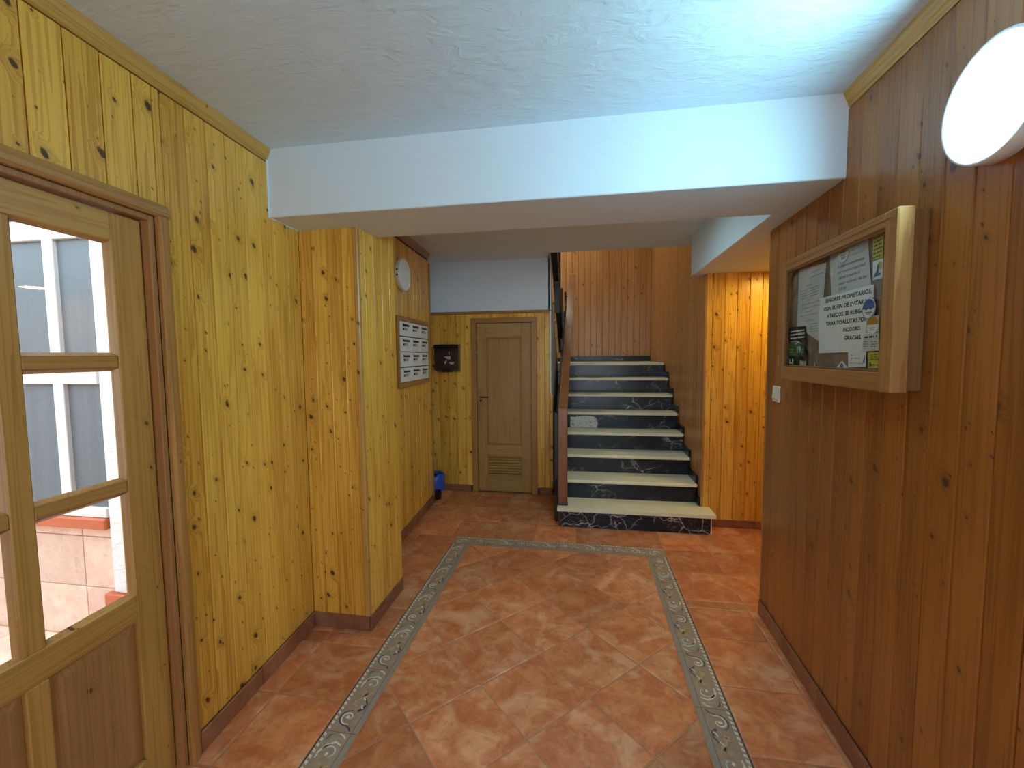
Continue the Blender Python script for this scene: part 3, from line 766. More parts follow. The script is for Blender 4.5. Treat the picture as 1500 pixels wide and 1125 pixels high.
for (u0, u1, v0, v1) in ((pa, pb, .405, .42), (pa, pb, .195, .21), (pa, pa + .015, .21, .405), (pb - .015, pb, .21, .405)): mb.box(u0, u1, yl - .008, yl + .01, v0, v1, .003)
mb.build('vent_frame', M['oak_h'], e)
OB(pa, pb, .024, .03, .195, .42, 'vent_back', M['dark_metal'], 0)
for k in range(6):
    z = .220 + k * .031
    MB().prism([(yl - .002, z), (yl + .002, z - .002), (yl + .018, z + .020), (yl + .014, z + .023)], 'x', pa + .015, pb - .015).build('slat', M['oak_h'], e)
OB(a + .022, a + .058, yl - .006, yl, .97, 1.19, 'escutcheon', M['brass'], .003)
mb = MB(); mb.bar((a + .042, yl - .004, 1.09), (a + .042, yl - .045, 1.09), .013, .013, 0, (1, 0, 0)); mb.bar((a + .035, yl - .042, 1.09), (a + .135, yl - .042, 1.09), .012, .014)
mb.build('lever', M['dark_metal'], e)
mb = MB(); mb.lathe([(0, 0), (.012, 0), (.012, .008), (0, .008)], (a + .038, yl - .005, 1.045), '-y', 12); mb.build('lock', M['dark_metal'], e)
for z in (.25, 1.0, 1.75):
    OB(b - .002, b + .008, yl - .008, yl + .002, z, z + .08, 'hinge', M['brass'], .002)

# ------------------------------------------------------------------ staircase
SX0, SX1, SY0, RI, GO = -.20, 1.047, 3.79, .18, .281
st = empty('staircase', (0.43, SY0, 0), label='straight flight of black marble risers and cream stone treads up to a landing', cat='staircase')
def sl(x, y, z): return (x - .43, y - SY0, z)
def SB(x0, x1, y0, y1, z0, z1, nm, mt, c=.003, par=st):
    return MB().box(x0 - .43, x1 - .43, y0 - SY0, y1 - SY0, z0, z1, c).build(nm, mt, par)
for k in range(1, 9):
    y = SY0 + (k - 1) * GO
    xa, xb = (SX0, SX1) if k > 1 else (SX0 - .005, 1.10)
    r = SB(xa + .012, xb - .006, y, y + .02, (k - 1) * RI, k * RI - .031, 'riser', M['marble_veined'] if k == 1 else M['marble'], .001)
    if k > 1: SB(xa + .012, xb - .006, y + .02, y + .06, (k - 1) * RI, k * RI - .031, 'core', M['grout'], 0)
    if k == 1: MB().prism([(xa - .012 - .43, -.028), (1.13 - .43, -.028), (1.13 - .43, .180), (SX1 - .43, .180), (SX1 - .43, GO + .01), (xa - .012 - .43, GO + .01)], 'z', RI - .03, RI).build('tread', M['tread'], st)
    else: SB(xa - .012, xb, y - .028, y + GO + .01 if k < 8 else YS - .005, k * RI - .03, k * RI, 'tread', M['tread'], .007)
    if k < 8:
        SB(SX1 - .012, XS - .001, max(y, 3.99), y + GO - .001, k * RI + .0005, k * RI + .07, 'skirt_block', M['marble'], .002)
SB(-.33, XS - .002, YS - .03, YS - .006, 8 * RI + .001, 8 * RI + .085, 'skirting', M['marble'], .002)
SB(-1.68, SX0 - .014, 5.98, YS - .006, 8 * RI - .12, 8 * RI, 'landing', M['tread'], .003)
# side of the flight under the railing
mb = MB().prism([(0.06, 0), (.06, .10)] + [(7 * GO + .06, 7 * RI + .10), (7 * GO + .06, 7 * RI - .12), (.30, 0)], 'x', SX0 + .013 - .43, SX0 + .03 - .43)
mb.build('side_string', M['white'], st)
# pale worn patch on the fifth riser
pts = [(-.0, .0), (.300, .0), (.312, .05), (.300, .095), (.27, .125), (.20, .132), (.12, .128), (.05, .118), (0, .12)]
pz = 4 * RI + .002; py = SY0 + 4 * GO
o = MB().prism([(x + SX0 + .07 - .43, z + pz) for x, z in pts], 'y', py - .003 - SY0, py - SY0).build('repair_patch', M['patch'], st); o['label'] = 'pale stone patch on a black riser'
# first tread end block (white chipped edge)
SB(1.0945, 1.104, SY0 + .001, SY0 + .175, .0, RI - .032, 'end_face', M['tread'], .003)

# upper flight, its treads ending proud of the plaster flank
st2 = empty('staircase', (-1.0, 5.98, 1.44), label='upper flight turning back above the closet, pale tread ends beside the black railing', cat='staircase')
for k in range(1, 6):
    y = 5.98 - (k - 1) * GO; z = k * RI
    MB().box(-.65, .638, max(YB + .13, y - GO) - 5.98, y + .02 - 5.98, z - .03, z, .005).build('tread', M['tread'], st2)
    MB().box(.669, .684, max(YB + .13, y - GO) - 5.98, y + .02 - 5.98, z - .03, z, .005).build('tread_end', M['tread'], st2)
    MB().box(-.65, .638, y - .02 - 5.98, y - 5.98, z - RI, z - .031, .001).build('riser', M['marble'], st2)

# ------------------------------------------------------------------ stair railing
rl = empty('stair_railing', (-.17, 3.85, 0), label='stair railing with black steel bars and a flat varnished wooden handrail', cat='railing')
def R_(x, y, z): return (x + .17, y - 3.85, z)
# flat wooden handrail that turns down to the first tread
MB().box(-.043, .043, -.020, .018, RI + .018, 1.075, .006).build('newel', M['rail'], rl)
MB().box(-.046, .046, -.024, .022, RI + .001, RI + .020, .004).build('newel_foot', M['black'], rl)
P0, P1 = Vector(R_(-.168, 3.85, 1.06)), Vector(R_(-.132, 6.05, 2.64))
MB().bar(P0, P1, .082, .035).build('handrail', M['rail'], rl)
# black steel newel, string plate, bars
MB().box(-.080, -.047, .06, .12, .002, 1.02, .003).build('steel_post', M['black'], rl)
def line(dzv, y): return RI + dzv + (y - SY0) * RI / GO
def sloped(nm, x, dzv, w_, h_, y0=3.95, y1=5.95):
    MB().bar(R_(x, y0, line(dzv, y0)), R_(x, y1, line(dzv, y1)), w_, h_).build(nm, M['black'], rl)
sloped('string_plate', -.232, .00, .018, .24, 3.9, 5.9)
for k, dd in enumerate((.28, .43, .58, .73)): sloped('bar', -.226, dd, .014, .035)
for y in (4.32, 4.88, 5.44, 5.93):
    MB().box(-.066, -.044, y - 3.85 - .02, y - 3.85 + .02, line(-.05, y), line(.86, y), .002).build('steel_post', M['black'], rl)
    z = line(.80, y)
    mb = MB(); mb.bar(R_(-.22, y, z), R_(-.155, y, z), .012, .012); mb.bar(R_(-.155, y, z - .006), R_(-.155, y, z + .06), .012, .012, 0, (1, 0, 0)); mb.build('bracket', M['black'], rl)
    mb = MB().lathe([(0, 0), (.008, 0), (.008, .006), (0, .006)], (0, 0, 0), '-y', 10); o = mb.build('screw', M['plastic_w'], rl); o.location = R_(-.165, y - .02, z + .03)
ru = empty('stair_railing', (-.277, 5.95, 1.5), label='black steel railing of the upper flight slanting up past the white wall', cat='railing')
A, B = Vector((.002, 0, .12)), Vector((-.012, -1.47, 1.19))
MB().bar(A, B, .066, .10).build('string_plate', M['black'], ru)
for k in (.30, .55): MB().bar(A + Vector((0, 0, k)), B + Vector((0, 0.15, k - .1)), .016, .03).build('bar', M['black'], ru)
for y in (-.05, -.55, -1.05):
    z = .12 + (-y) * 1.07 / 1.47
    MB().box(-.016, .016, y - .02, y + .02, z, z + .80, .002).build('steel_post', M['black'], ru)
MB().box(-.024, .034, -1.16, -1.10, .52, .87, .003).build('bracket_plate', M['black'], ru)

# ------------------------------------------------------------------ lamps
def round_lamp(root, r, mat_face, h=.04):
    MB().lathe([(0, 0), (r * .97, 0), (r, .004), (r, h * .86), (r * .985, h), (r * .93, h), (r * .93, h - .004)], (0, 0, 0), '-y', 48).build('housing', M['plastic_w'], root, True)
    MB().lathe([(r * .93, h - .003), (r * .6, h - .001), (0, h)], (0, 0, 0), '-y', 48).build('diffuser', mat_face, root, True)
thR = -math.pi / 2 + math.atan(.035) * -1 + math.pi * 0
angR = math.atan2(-1.0, -.035)
LY, LZ = 1.238, 2.158
e = empty('wall_lamp', (rx(LY), LY, LZ), angR, label='lit round white lamp high on the boarded wall near the notice cabinet', cat='lamp')
round_lamp(e, .144, M['led'], .045)
angM = math.pi / 2 + math.atan(.062)
e = empty('wall_lamp', (mx(3.42), 3.42, 2.235), angM, label='unlit round white lamp on the wall above the letter boxes', cat='lamp')
round_lamp(e, .132, M['plastic_w'], .045)
for z in (-.022, .022): MB().box(-.1335, -.1305, -.030, -.018, z - .008, z + .008).build('side_vent', M['dark_metal'], e)
e = empty('ceiling_lamp', (.10, 3.0, CZ2), 0, label='added fill lamp hidden on the inner hall ceiling just behind the beam', cat='lamp')  # unseen lamp, added to brighten the far hall and treads
MB().lathe([(0, -.001), (.15, -.001), (.15, -.035), (.14, -.04)], (0, 0, 0), 'z', 32).build('housing', M['plastic_w'], e, True)
MB().lathe([(.14, -.039), (.08, -.044), (0, -.046)], (0, 0, 0), 'z', 32).build('diffuser', M['hall_fill'], e, True)
e = empty('ceiling_lamp', (1.62, 3.58, BZ), 0, label='warm ceiling lamp in the side niche behind the wall end', cat='lamp')
MB().lathe([(0, -.001), (.10, -.001), (.10, -.03), (.094, -.034)], (0, 0, 0), 'z', 32).build('housing', M['plastic_w'], e, True)
MB().lathe([(.094, -.033), (.06, -.038), (0, -.040)], (0, 0, 0), 'z', 32).build('diffuser', M['warm'], e, True)
e = empty('ceiling_lamp', (-.55, 6.1, 4.2), 0, label='round lamp on the stairwell ceiling above the landing', cat='lamp')
MB().lathe([(0, -.001), (.17, -.001), (.17, -.04), (.16, -.045)], (0, 0, 0), 'z', 32).build('housing', M['plastic_w'], e, True)
MB().lathe([(.16, -.044), (.1, -.06), (0, -.066)], (0, 0, 0), 'z', 32).build('diffuser', M['stair_lamp'], e, True)

# ------------------------------------------------------------------ letter box bank
e = empty('mailbox_bank', (mx(3.285), 3.285, 1.292), angM, label='bank of twelve white letter boxes framed in brown wood under the unlit lamp', cat='mailbox')
BWd, BHt = .845, .600
MB().box(.01, BWd - .01, -.012, -.001, .01, BHt - .01).build('back_panel', M['dark_metal'], e)
for (a, b, u, v, mt) in ((0, BWd, 0, .04, M['casing_h']), (0, BWd, BHt - .04, BHt, M['casing_h']), (0, .03, .04, BHt - .04, M['casing']), (BWd - .05, BWd, .04, BHt - .04, M['pine_v'])):
    MB().box(a, b, -.024, -.0005, u, v, .004).build('frame', mt, e)
cwid, chei = (BWd - .08) / 3, (BHt - .08) / 4
proto = None
lbl = plain('printed name label', (.60, .60, .56), .6); ink = plain('dark ink', (.03, .03, .035), .7)
for r in range(4):
    for c in range(3):
        if proto is None:
            d = MB().box(.004, cwid - .004, -.030, -.013, .004, chei - .004, .004).build('mailbox_door', M['plastic_w'], e)
            MB().box(.055, cwid - .045, -.0312, -.0302, chei - .045, chei - .016).build('slot', M['black'], d)
            MB().prism([(-.0312, chei - .016), (-.0312, chei - .019), (-.042, chei - .028), (-.043, chei - .026)], 'x', .05, cwid - .04).build('flap', M['plastic_w'], d)
            MB().box(.085, cwid - .085, -.0312, -.0302, .050, .076).build('name_label', lbl, d)
            mb = MB()
            for k in range(3): mb.box(.092, cwid - .095 - .012 * (k % 2), -.0316, -.0312, .054 + k * .007, .0565 + k * .007)
            mb.build('print', ink, d)['kind'] = 'stuff'
            MB().lathe([(0, 0), (.010, 0), (.010, .006), (.004, .008), (0, .008)], (.065, -.030, .062), '-y', 12).build('lock', M['dark_metal'], d)
            proto = d
        else:
            d = copy_tree(proto, e)
        d.location = (.032 + c * cwid, 0, .04 + r * chei)

# ------------------------------------------------------------------ brown letter box by the closet door
e = empty('letter_box', (-1.635, YB - .002, 1.375), 0, label='dark brown metal letter box with torn stickers beside the closet door', cat='mailbox')
brown = plain('dark brown enamel', (.045, .020, .014), .35)
MB().prism([(0, 0), (-.085, .02), (-.085, .225), (-.075, .268), (0, .268)], 'x', .004, .280).build('body', brown, e)
MB().prism([(.0, .272), (-.095, .262), (-.098, .272), (-.09, .305), (0, .310)], 'x', 0, .284).build('lid', M['black'], e)
MB().prism([(x, .018 + .022 * math.sin(math.pi * (x - .09) / .12)) for x in [.09 + .12 * i / 8 for i in range(9)]] + [(.21, -.0), (.09, -.0)], 'y', -.089, -.08).build('bottom_lip', M['black'], e)
stk = plain('torn paper sticker', (.58, .55, .50), .7)
tri_ = lambda pts, nm, mt: MB().prism(pts, 'y', -.0862, -.0852).build(nm, mt, e)
tri_([(.172, .195), (.180, .195), (.180, .228), (.174, .228)], 'sticker', stk)
tri_([(.118, .172), (.192, .176), (.190, .138), (.150, .146)], 'sticker', stk)
tri_([(.124, .118), (.150, .126), (.140, .100), (.126, .084)], 'sticker', stk)
tri_([(.172, .108), (.238, .108), (.226, .090), (.205, .082), (.186, .088)], 'sticker', plain('bluish sticker', (.45, .46, .55), .6))
MB().lathe([(0, 0), (.009, 0), (.009, .006), (0, .006)], (.05, -.085, .17), '-y', 12).build('lock', M['dark_metal'], e)

# ------------------------------------------------------------------ bin with a blue bag behind the wall corner
e = empty('waste_bin', (-1.585, 4.36, -.0), 0, label='black bin lined with a blue plastic bag behind the letter box wall', cat='bin')
MB().lathe([(0, 0), (.070, 0), (.074, .004), (.090, .245), (.094, .25), (.086, .25), (.068, .01), (0, .008)], (0, 0, 0), 'z', 24).build('body', M['black'], e, True)
blue = plain('blue plastic film', (.02, .10, .52), .28, var=.3, scale=14)
n, mb = 36, MB(); v = []; prof = [(.082, .20), (.088, .262), (.097, .285), (.108, .272), (.116, .22), (.119, .165), (.117, .125)]
for r, h in prof:
    for i in range(n):
        a = 2 * math.pi * i / n; k = 1 + .06 * math.sin(a * 5 + h * 20) + .04 * math.sin(a * 11 + h * 47); v.append((r * k * math.cos(a), r * k * math.sin(a), h + .008 * math.sin(a * 7) + (.012 * math.sin(a * 4) if h < .13 else 0)))
mb.add(v, [[j * n + i, j * n + (i + 1) % n, (j + 1) * n + (i + 1) % n, (j + 1) * n + i] for j in range(len(prof) - 1) for i in range(n)])
mb.build('bag_liner', blue, e, True)

# ------------------------------------------------------------------ light switch
SWY = 2.55
e = empty('light_switch', (rx(SWY), SWY, 1.288), angR, label='cream light switch at the edge of the wall below the notice cabinet', cat='switch')
MB().box(0, .082, -.012, 0, 0, .088, .004).build('plate', M['cream'], e)
MB().prism([(-.012, .018), (-.020, .022), (-.0135, .070), (-.012, .072)], 'x', .016, .066).build('rocker', M['cream'], e)

# ------------------------------------------------------------------ notice cabinet
NY = 2.66
e = empty('notice_cabinet', (rx(NY - .385), NY - .385, 1.43), angR, label='glazed wooden notice cabinet full of papers on the boarded wall', cat='cabinet')
OX, OZ = .385, 1.43          # local origin in wall coordinates
X1, Z1, DF = .822, .556, .092
cb = MB()
for (a, b, u, v) in ((0, .02, .006, Z1 - .006), (X1 - .036, X1 - .016, .006, Z1 - .006), (.02, X1 - .036, .006, .02), (.02, X1 - .036, Z1 - .02, Z1 - .006)): cb.box(a, b, -.046, 0, u, v, .002)
cb.build('carcass', M['cabinet_body'], e)
q = NT('cork pin board'); f = q.noise(q.obj(), 120, 3); M['cork'] = q.fin(q.mix(f, (.20, .15, .105), (.28, .215, .15)), .9)
MB().box(.02, X1 - .036, -.064, -.004, .02, Z1 - .02).build('pin_board', M['cork'], e)
OA, OB_, OU, OV = .052, .762, .062, .508
fr = tag(MB().box(.0, OA - .0, -DF, -.046, 0.0, Z1, .004).build('door_frame', M['cabinet'], e))
MB().box(OB_, X1, -DF, -.046, 0, Z1, .004).build('door_frame', M['cabinet'], e)
MB().box(OA, OB_, -DF, -.046, 0, OU, .004).build('door_frame', M['cabinet_h'], e)
MB().box(OA, OB_, -DF, -.046, OV, Z1, .004).build('door_frame', M['cabinet_h'], e)
mb = MB()
for (a, b, u, v) in ((OA, OB_, OU, OU + .008), (OA, OB_, OV - .008, OV), (OA, OA + .008, OU + .008, OV - .008), (OB_ - .008, OB_, OU + .008, OV - .008)): mb.box(a, b, -DF + .004, -.078, u, v, .002)
mb.build('glazing_bead', M['cabinet_body'], e)
MB().box(.018, X1 - .03, -DF - .0004, -DF + .003, Z1 - .026, Z1 - .0225).build('door_gap', M['cabinet_body'], e)
MB().box(OA + .001, OB_ - .001, -.0815, -.0795, OU + .001, OV - .001).build('glass', M['glass_dull'], e)
MB().box(-.002, .006, -DF - .003, -.044, Z1 * .12, Z1 * .12 + .05, .001).build('hinge', M['brass'], e); MB().box(-.002, .006, -DF - .003, -.044, Z1 * .8, Z1 * .8 + .05, .001).build('hinge', M['brass'], e)

# papers inside, each a thing of its own: s, z measured along the wall
white_p = plain('white paper', (.84, .87, .86), .75, var=.03); grey_p = plain('thin grey paper', (.62, .65, .64), .8, var=.04)
inkm = plain('black ink', (.015, .017, .022), .7); faint = plain('faint grey ink', (.15, .16, .17), .8)
def paper(name, pts, mat, label, cat, layer=0, curl=.0, nx=8, nz=6):
    """pts: TL, TR, BR, BL as (s, z); a thin sheet, slightly curled"""
    y0 = -.0655 - layer * .0012
    (ax, az) = pts[3]
    e_ = (rx(NY - ax), NY - ax, az)
    P = [Vector((p[0] - ax, p[1] - az)) for p in pts]
    def warp(x, z): 
        h = max(.02, P[0].y); return curl * math.sin(min(1, max(0, z / h)) * 3.0) * .5 + curl * .5 * math.sin(x * 14)**2
    v = []; f = []
    for j in range(nz + 1):
        for i in range(nx + 1):
            a, b = i / nx, j / nz
            p = (P[3] * (1 - a) + P[2] * a) * (1 - b) + (P[0] * (1 - a) + P[1] * a) * b
            v.append((p.x, y0 - warp(p.x, p.y), p.y))
    N = len(v); v += [(x, y + .0004, z) for x, y, z in v]
    for j in range(nz):
        for i in range(nx):
            k = j * (nx + 1) + i; f.append([k, k + 1, k + nx + 2, k + nx + 1]); f.append([N + k + nx + 1, N + k + nx + 2, N + k + 1, N + k])
    o = mesh_obj(name, v, f, mat, None, True); o.location = e_; o.rotation_euler = (0, 0, angR)
    tag(o, label, cat)
    o_y = y0 - .0003
    return o, ax, az, o_y, warp
def lines(o, ax, az, y, warp, rows, mat, h=.0022, name='print'):
    mb = MB()
    for s0, s1, z0, z1 in rows:      # a printed line, broken into words
        s = s0
        while s < s1 - .003:
            w_ = rnd.uniform(.008, .022); e2 = min(s1, s + w_)
            za = z0 + (z1 - z0) * (s - s0) / max(.001, s1 - s0); zb = z0 + (z1 - z0) * (e2 - s0) / max(.001, s1 - s0)
            ya, yb = y - warp(s - ax, za - az), y - warp(e2 - ax, zb - az)
            mb.add([(s - ax, ya, za - az), (e2 - ax, yb, zb - az), (e2 - ax, yb, zb - az + h), (s - ax, ya, za - az + h)], [[0, 1, 2, 3]]); s = e2 + .004
    mb.build(name, mat, o)['kind'] = 'stuff'
def put(p, body, size, s, z, mat, width=None, bold=0.0, align='LEFT', shear=0.0):
    o, ax, az, y, warp = p
    text(body, size, s - ax, z - az, mat, o, y - .0002, align, bold, shear, 'lettering', width, warp)
# grey typed document
p = paper('document', [(.513, 1.930), (.750, 1.915), (.722, 1.600), (.512, 1.675)], grey_p, 'grey typed page of small print at the far side of the notice cabinet', 'paper', 0, .001)
R = [(.63, .70, 1.895, 1.897), (.615, .735, 1.875, 1.878)] + [(.59, .65, 1.845, 1.846)] + [(.535 + .01 * (k % 2), .60, 1.826 - k * .011, 1.828 - k * .011) for k in range(4)] + [(.625, .70, 1.829 - k * .011, 1.832 - k * .011) for k in range(4)]
R += [(.60, .63, 1.781, 1.782), (.545, .72, 1.764, 1.768), (.555, .715, 1.748, 1.752), (.595, .65, 1.731, 1.733), (.545, .70, 1.716, 1.719), (.59, .66, 1.692, 1.694)]
R += [(.635, .70, 1.676 - k * .011, 1.678 - k * .011) for k in range(4)]
lines(*p, R, faint, .0026)
# upper notice about closing the door
p = paper('notice', [(.777, 1.936), (1.018, 1.936), (1.047, 1.775), (.800, 1.770)], grey_p, 'grey notice with faint handwriting style print behind the large notice', 'paper', 1, .002)
for k, t in enumerate(('Se ruega encarecidamente', 'por nuestra seguridad', 'cierren la puerta al', 'pasar a partir de las', '23:30')):
    put(p, t, .0155, .838 + k * .004, 1.8735 - k * .0215 - (.0 if k < 4 else .0), faint, (.165, .168, .135, .172, .048)[k], .0001, shear=.12)
# large notice to the owners
big = paper('notice', [(.716, 1.777), (1.066, 1.779), (1.086, 1.559), (.727, 1.553)], white_p, 'large white notice in bold capitals headed to the owners', 'paper', 3, .003)
for t, s, z, wd in (('SEÑORES PROPIETARIOS,', .762, 1.7525, .298), ('CON EL FIN DE EVITAR MÁS', .754, 1.7215, .318), ('ATASCOS. SE RUEGA NO', .784, 1.6915, .285), ('TIRAR TOALLITAS POR EL', .778, 1.6615, .296), ('INODORO.', .900, 1.6320, .107), ('GRACIAS.', .907, 1.6020, .105)):
    put(big, t, .0205, s, z, inkm, wd, .0006, shear=.06)
# black flyer
blk = plain('black card', (.012, .013, .013), .5); grn = plain('dark green print', (.06, .14, .045), .5)
p = paper('flyer', [(.437, 1.676), (.603, 1.673), (.631, 1.497), (.447, 1.495)], blk, 'black flyer with a green band at the low far corner of the cabinet', 'flyer', 2, .002)
o_, ax, az, yy, wp = p
lines(*p, [(.455, .595, 1.650, 1.652), (.452, .597, 1.636, 1.638), (.455, .596, 1.620, 1.622)], white_p, .006)
lines(*p, [(.46, .545, 1.606, 1.607)], white_p, .0025)
MB().box(.003, .158, yy - .0030, yy - .0026, .045, .108).build('green_band', grn, o_)
text('19', .042, .082, .060, white_p, o_, yy - .0034, 'LEFT', .0004)
MB().prism([(.062, .098), (.098, .106), (.130, .100), (.098, .112)], 'y', yy - .0036, yy - .0031).build('house_mark', white_p, o_)
mb = MB()
for z in (.062, .074): mb.box(.012, .045, yy - .0034, yy - .0031, z, z + .004); mb.box(.125, .15, yy - .0034, yy - .0031, z, z + .004)
mb.build('print', plain('pale green ink', (.35, .45, .30), .6), o_)['kind'] = 'stuff'
mb = MB(); mb.box(.014, .05, yy - .0030, yy - .0026, .010, .014); mb.box(.014, .02, yy - .0030, yy - .0026, .014, .030); mb.box(.040, .052, yy - .0030, yy - .0026, .018, .032); mb.build('white_mark', white_p, o_)
MB().box(.12, .178, yy - .0034, yy - .0026, .0, .024).build('paper_slip', plain('buff paper', (.50, .48, .40), .8), o_)
yel = plain('yellow sticker', (.62, .58, .06), .5); blu = plain('blue print', (.02, .12, .48), .5); ora = plain('orange print', (.55, .27, .03), .5); navy = plain('navy print', (.04, .10, .20), .5)
def disc_paper(name, s, z, r, mat, label, layer, k=1.0):
    o = MB().lathe([(0, 0), (r, 0), (r, .0005), (0, .0005)], (0, 0, 0), '-y', 24).build(name, mat); o.location = (rx(NY - s), NY - s, z); o.rotation_euler = (0, 0, angR)
    o.data.transform(Matrix.Translation((0, -.0655 - layer * .0012, 0))); tag(o, label, 'sticker'); return o, -.0655 - layer * .0012 - .0008
def half(r, up_=True, n=12, cut=.0):
    return [(r * math.cos(a), r * math.sin(a)) for a in [math.asin(cut / r) + (math.pi - 2 * math.asin(cut / r)) * i / n for i in range(n + 1)]]
o, y = disc_paper('sticker', .879, 1.920, .031, white_p, 'round white sticker with a yellow top above the faint notice', 4)
MB().prism(half(.029, cut=.004), 'y', y - .0004, y).build('yellow_top', plain('mustard print', (.58, .46, .05), .5), o)
mb = MB(); [mb.box(-.018 + .002 * k, .018 - .002 * k, y - .0008, y - .0004, zz, zz + .003) for k, zz in enumerate((.006, -.006, -.013, -.019))]; mb.build('print', blu, o)['kind'] = 'stuff'
p = paper('card', [(.919, 1.940), (1.001, 1.939), (1.0, 1.905), (.921, 1.906)], plain('pale blue card', (.55, .66, .76), .6), 'small pale blue card beside the round yellow topped sticker', 'card', 5)
lines(*p, [(.93, .99, 1.927, 1.927), (.93, .985, 1.918, 1.918)], plain('soft blue ink', (.25, .36, .52), .7), .003)
p = paper('sticker', [(1.046, 1.939), (1.100, 1.939), (1.100, 1.858), (1.050, 1.860)], yel, 'tall yellow sticker in the top near corner of the cabinet', 'sticker', 2)
lines(*p, [(1.052, 1.098, 1.926 - k * .0125, 1.928 - k * .0125) for k in range(6)], plain('dark olive ink', (.10, .11, .02), .7), .0055)
lines(*p, [(1.056, 1.095, 1.932, 1.934)], white_p, .006, 'white_print')
p = paper('card', [(1.051, 1.856), (1.102, 1.856), (1.104, 1.793), (1.055, 1.794)], white_p, 'white card with a blue figure under the tall yellow sticker', 'card', 2)
o_, ax, az, yy, wp = p
MB().prism([(.022, .012), (.030, .018), (.028, .034), (.034, .046), (.030, .052), (.022, .044), (.018, .024), (.006, .016), (.004, .012)], 'y', yy - .0008, yy - .0004).build('figure_print', navy, o_)
MB().prism([(.036 + .009 * math.cos(a * .7), .042 + .012 * math.sin(a * .7)) for a in range(9)], 'y', yy - .0008, yy - .0004).build('yellow_print', yel, o_)
MB().prism([(.003, .010), (.040, .018), (.040, .012), (.003, .006)], 'y', yy - .0008, yy - .0004).build('blue_print', blu, o_)
def car_mark(o, y, r, mat):
    """upper half disc of colour cut below in a row of scallops, with lines"""
    MB().prism(half(r * .93, cut=r * .02), 'y', y - .0004, y).build('half_print', mat, o)
    mb = MB(); mb.box(-r * .5, r * .5, y - .0004, y, -r * .36, -r * .28); mb.box(-r * .35, r * .35, y - .0004, y, -r * .5, -r * .44)
    for k in range(14):
        a0, a1 = math.pi * (1.03 + .94 * k / 14), math.pi * (1.03 + .94 * (k + 1) / 14)
        mb.add([(r * .95 * math.cos(a0), y - .0003, r * .95 * math.sin(a0)), (r * .95 * math.cos(a1), y - .0003, r * .95 * math.sin(a1)), (r * .88 * math.cos(a1), y - .0003, r * .88 * math.sin(a1)), (r * .88 * math.cos(a0), y - .0003, r * .88 * math.sin(a0))], [[0, 1, 2, 3]])
    mb.build('print', navy, o)['kind'] = 'stuff'
    mb = MB()
    for k in (-.35, .35): mb.lathe([(0, 0), (r * .16, 0), (r * .16, .0004), (0, .0004)], (k * r, y - .0001, r * .06), '-y', 12)
    mb.build('scallops', mat, o)
o, y = disc_paper('sticker', 1.050, 1.700, .036, white_p, 'round white sticker with a blue upper half on the large notice', 6); car_mark(o, y, .036, blu)
p = paper('card', [(1.042, 1.673), (1.106, 1.675), (1.108, 1.622), (1.036, 1.620)], plain('cream card', (.66, .60, .42), .6), 'cream card printed with an orange half round mark', 'card', 6)
o_, ax, az, yy, wp = p
g_ = MB().lathe([(0, 0), (.031, 0), (.031, .0003), (0, .0003)], (.038, yy, .026), '-y', 24).build('white_round', white_p, o_)
c_ = MB(); c_.prism([(x + .038, z + .026) for x, z in half(.030, cut=.001)], 'y', yy - .0009, yy - .0004); c_.build('orange_print', ora, o_)
mb = MB(); mb.box(.022, .054, yy - .0008, yy - .0004, .014, .017); mb.box(.026, .050, yy - .0008, yy - .0004, .008, .010); mb.build('print', navy, o_)['kind'] = 'stuff'
p = paper('card', [(1.027, 1.617), (1.109, 1.619), (1.112, 1.561), (1.023, 1.559)], plain('off white card', (.64, .65, .60), .6), 'white tradesman card with small print beside the bottom of the large notice', 'card', 6)
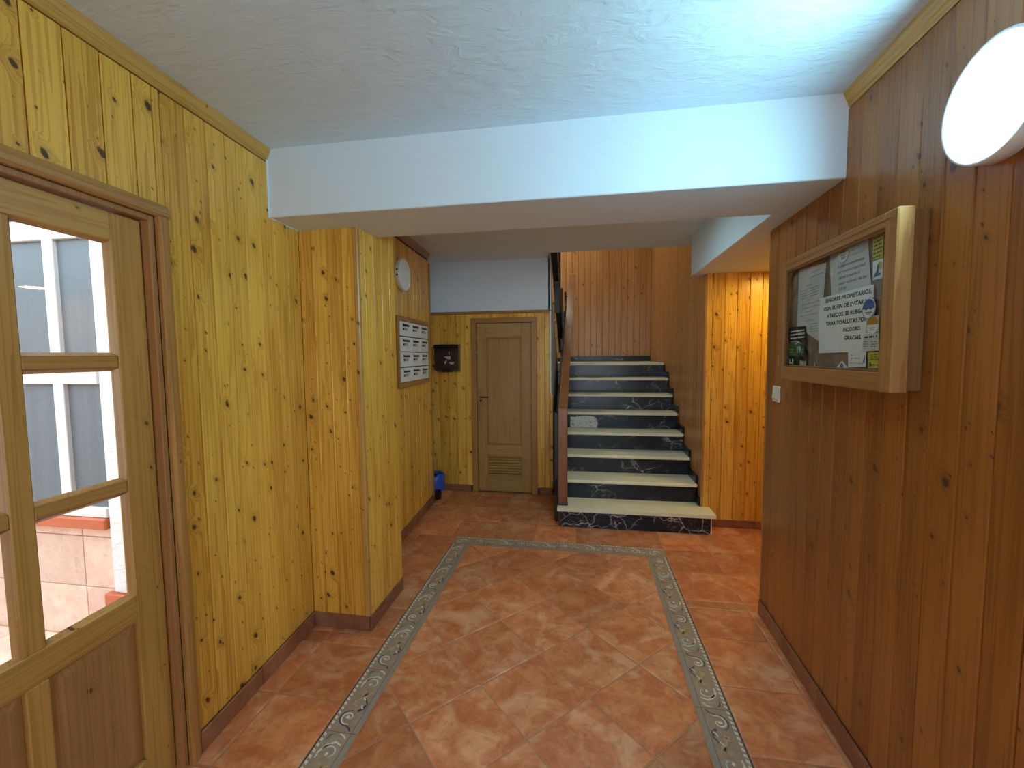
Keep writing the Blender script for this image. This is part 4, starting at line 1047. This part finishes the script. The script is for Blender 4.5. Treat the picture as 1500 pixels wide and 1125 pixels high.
lines(*p, [(1.034, 1.085, 1.603, 1.604), (1.095, 1.10, 1.604, 1.605)], inkm, .006)
lines(*p, [(1.032, 1.056, 1.590 - k * .008, 1.590 - k * .008) for k in range(3)] + [(1.07, 1.105, 1.589 - k * .008, 1.589 - k * .008) for k in range(3)], faint, .0025, 'small_print')
p = paper('card', [(.936, 1.556), (1.042, 1.559), (1.044, 1.507), (.940, 1.502)], white_p, 'white card with a blue sail mark below the large notice', 'card', 4)
o_, ax, az, yy, wp = p
lines(*p, [(.953, .968, 1.545, 1.545), (.955, 1.01, 1.533, 1.534), (.95, 1.03, 1.516, 1.516)], faint, .0022)
MB().prism([(.088, .018), (.098, .046), (.096, .018)], 'y', yy - .0008, yy - .0004).build('blue_mark', blu, o_)
p = paper('sticker', [(1.049, 1.555), (1.110, 1.557), (1.113, 1.504), (1.053, 1.502)], yel, 'yellow sticker in the bottom near corner of the cabinet', 'sticker', 3)
lines(*p, [(1.064, 1.106, 1.545 - k * .007, 1.546 - k * .007) for k in range(3)] + [(1.072, 1.108, 1.512, 1.513)], plain('olive ink', (.14, .16, .03), .7), .003)
o_, ax, az, yy, wp = p
MB().prism([(.008, .006), (.018, .006), (.020, .014), (.013, .022), (.006, .014)], 'y', yy - .0008, yy - .0004).build('green_mark', grn, o_)
tr = MB().prism([(0, 0), (.088, .003), (.043, .032)], 'y', -.0690, -.0684).build('card', white_p); tr.location = (rx(NY - .853), NY - .853, 1.493); tr.rotation_euler = (0, 0, angR)
tag(tr, 'tilted white card with a blue round mark poking up from the cabinet bottom', 'card')
MB().lathe([(0, 0), (.011, 0), (.011, .0003), (.006, .0003), (.006, .0004), (0, .0004)], (.043, -.0691, .012), '-y', 16).build('round_mark', blu, tr)
tr2 = MB().prism([(0, 0), (.008, 0), (.005, .022), (.003, .022)], 'y', -.0690, -.0684).build('paper_scrap', white_p); tr2.location = (rx(NY - .69), NY - .69, 1.493); tr2.rotation_euler = (0, 0, angR)
tag(tr2, 'tiny upright white scrap at the cabinet bottom between flyer and tilted card', 'paper')

flush_texts()
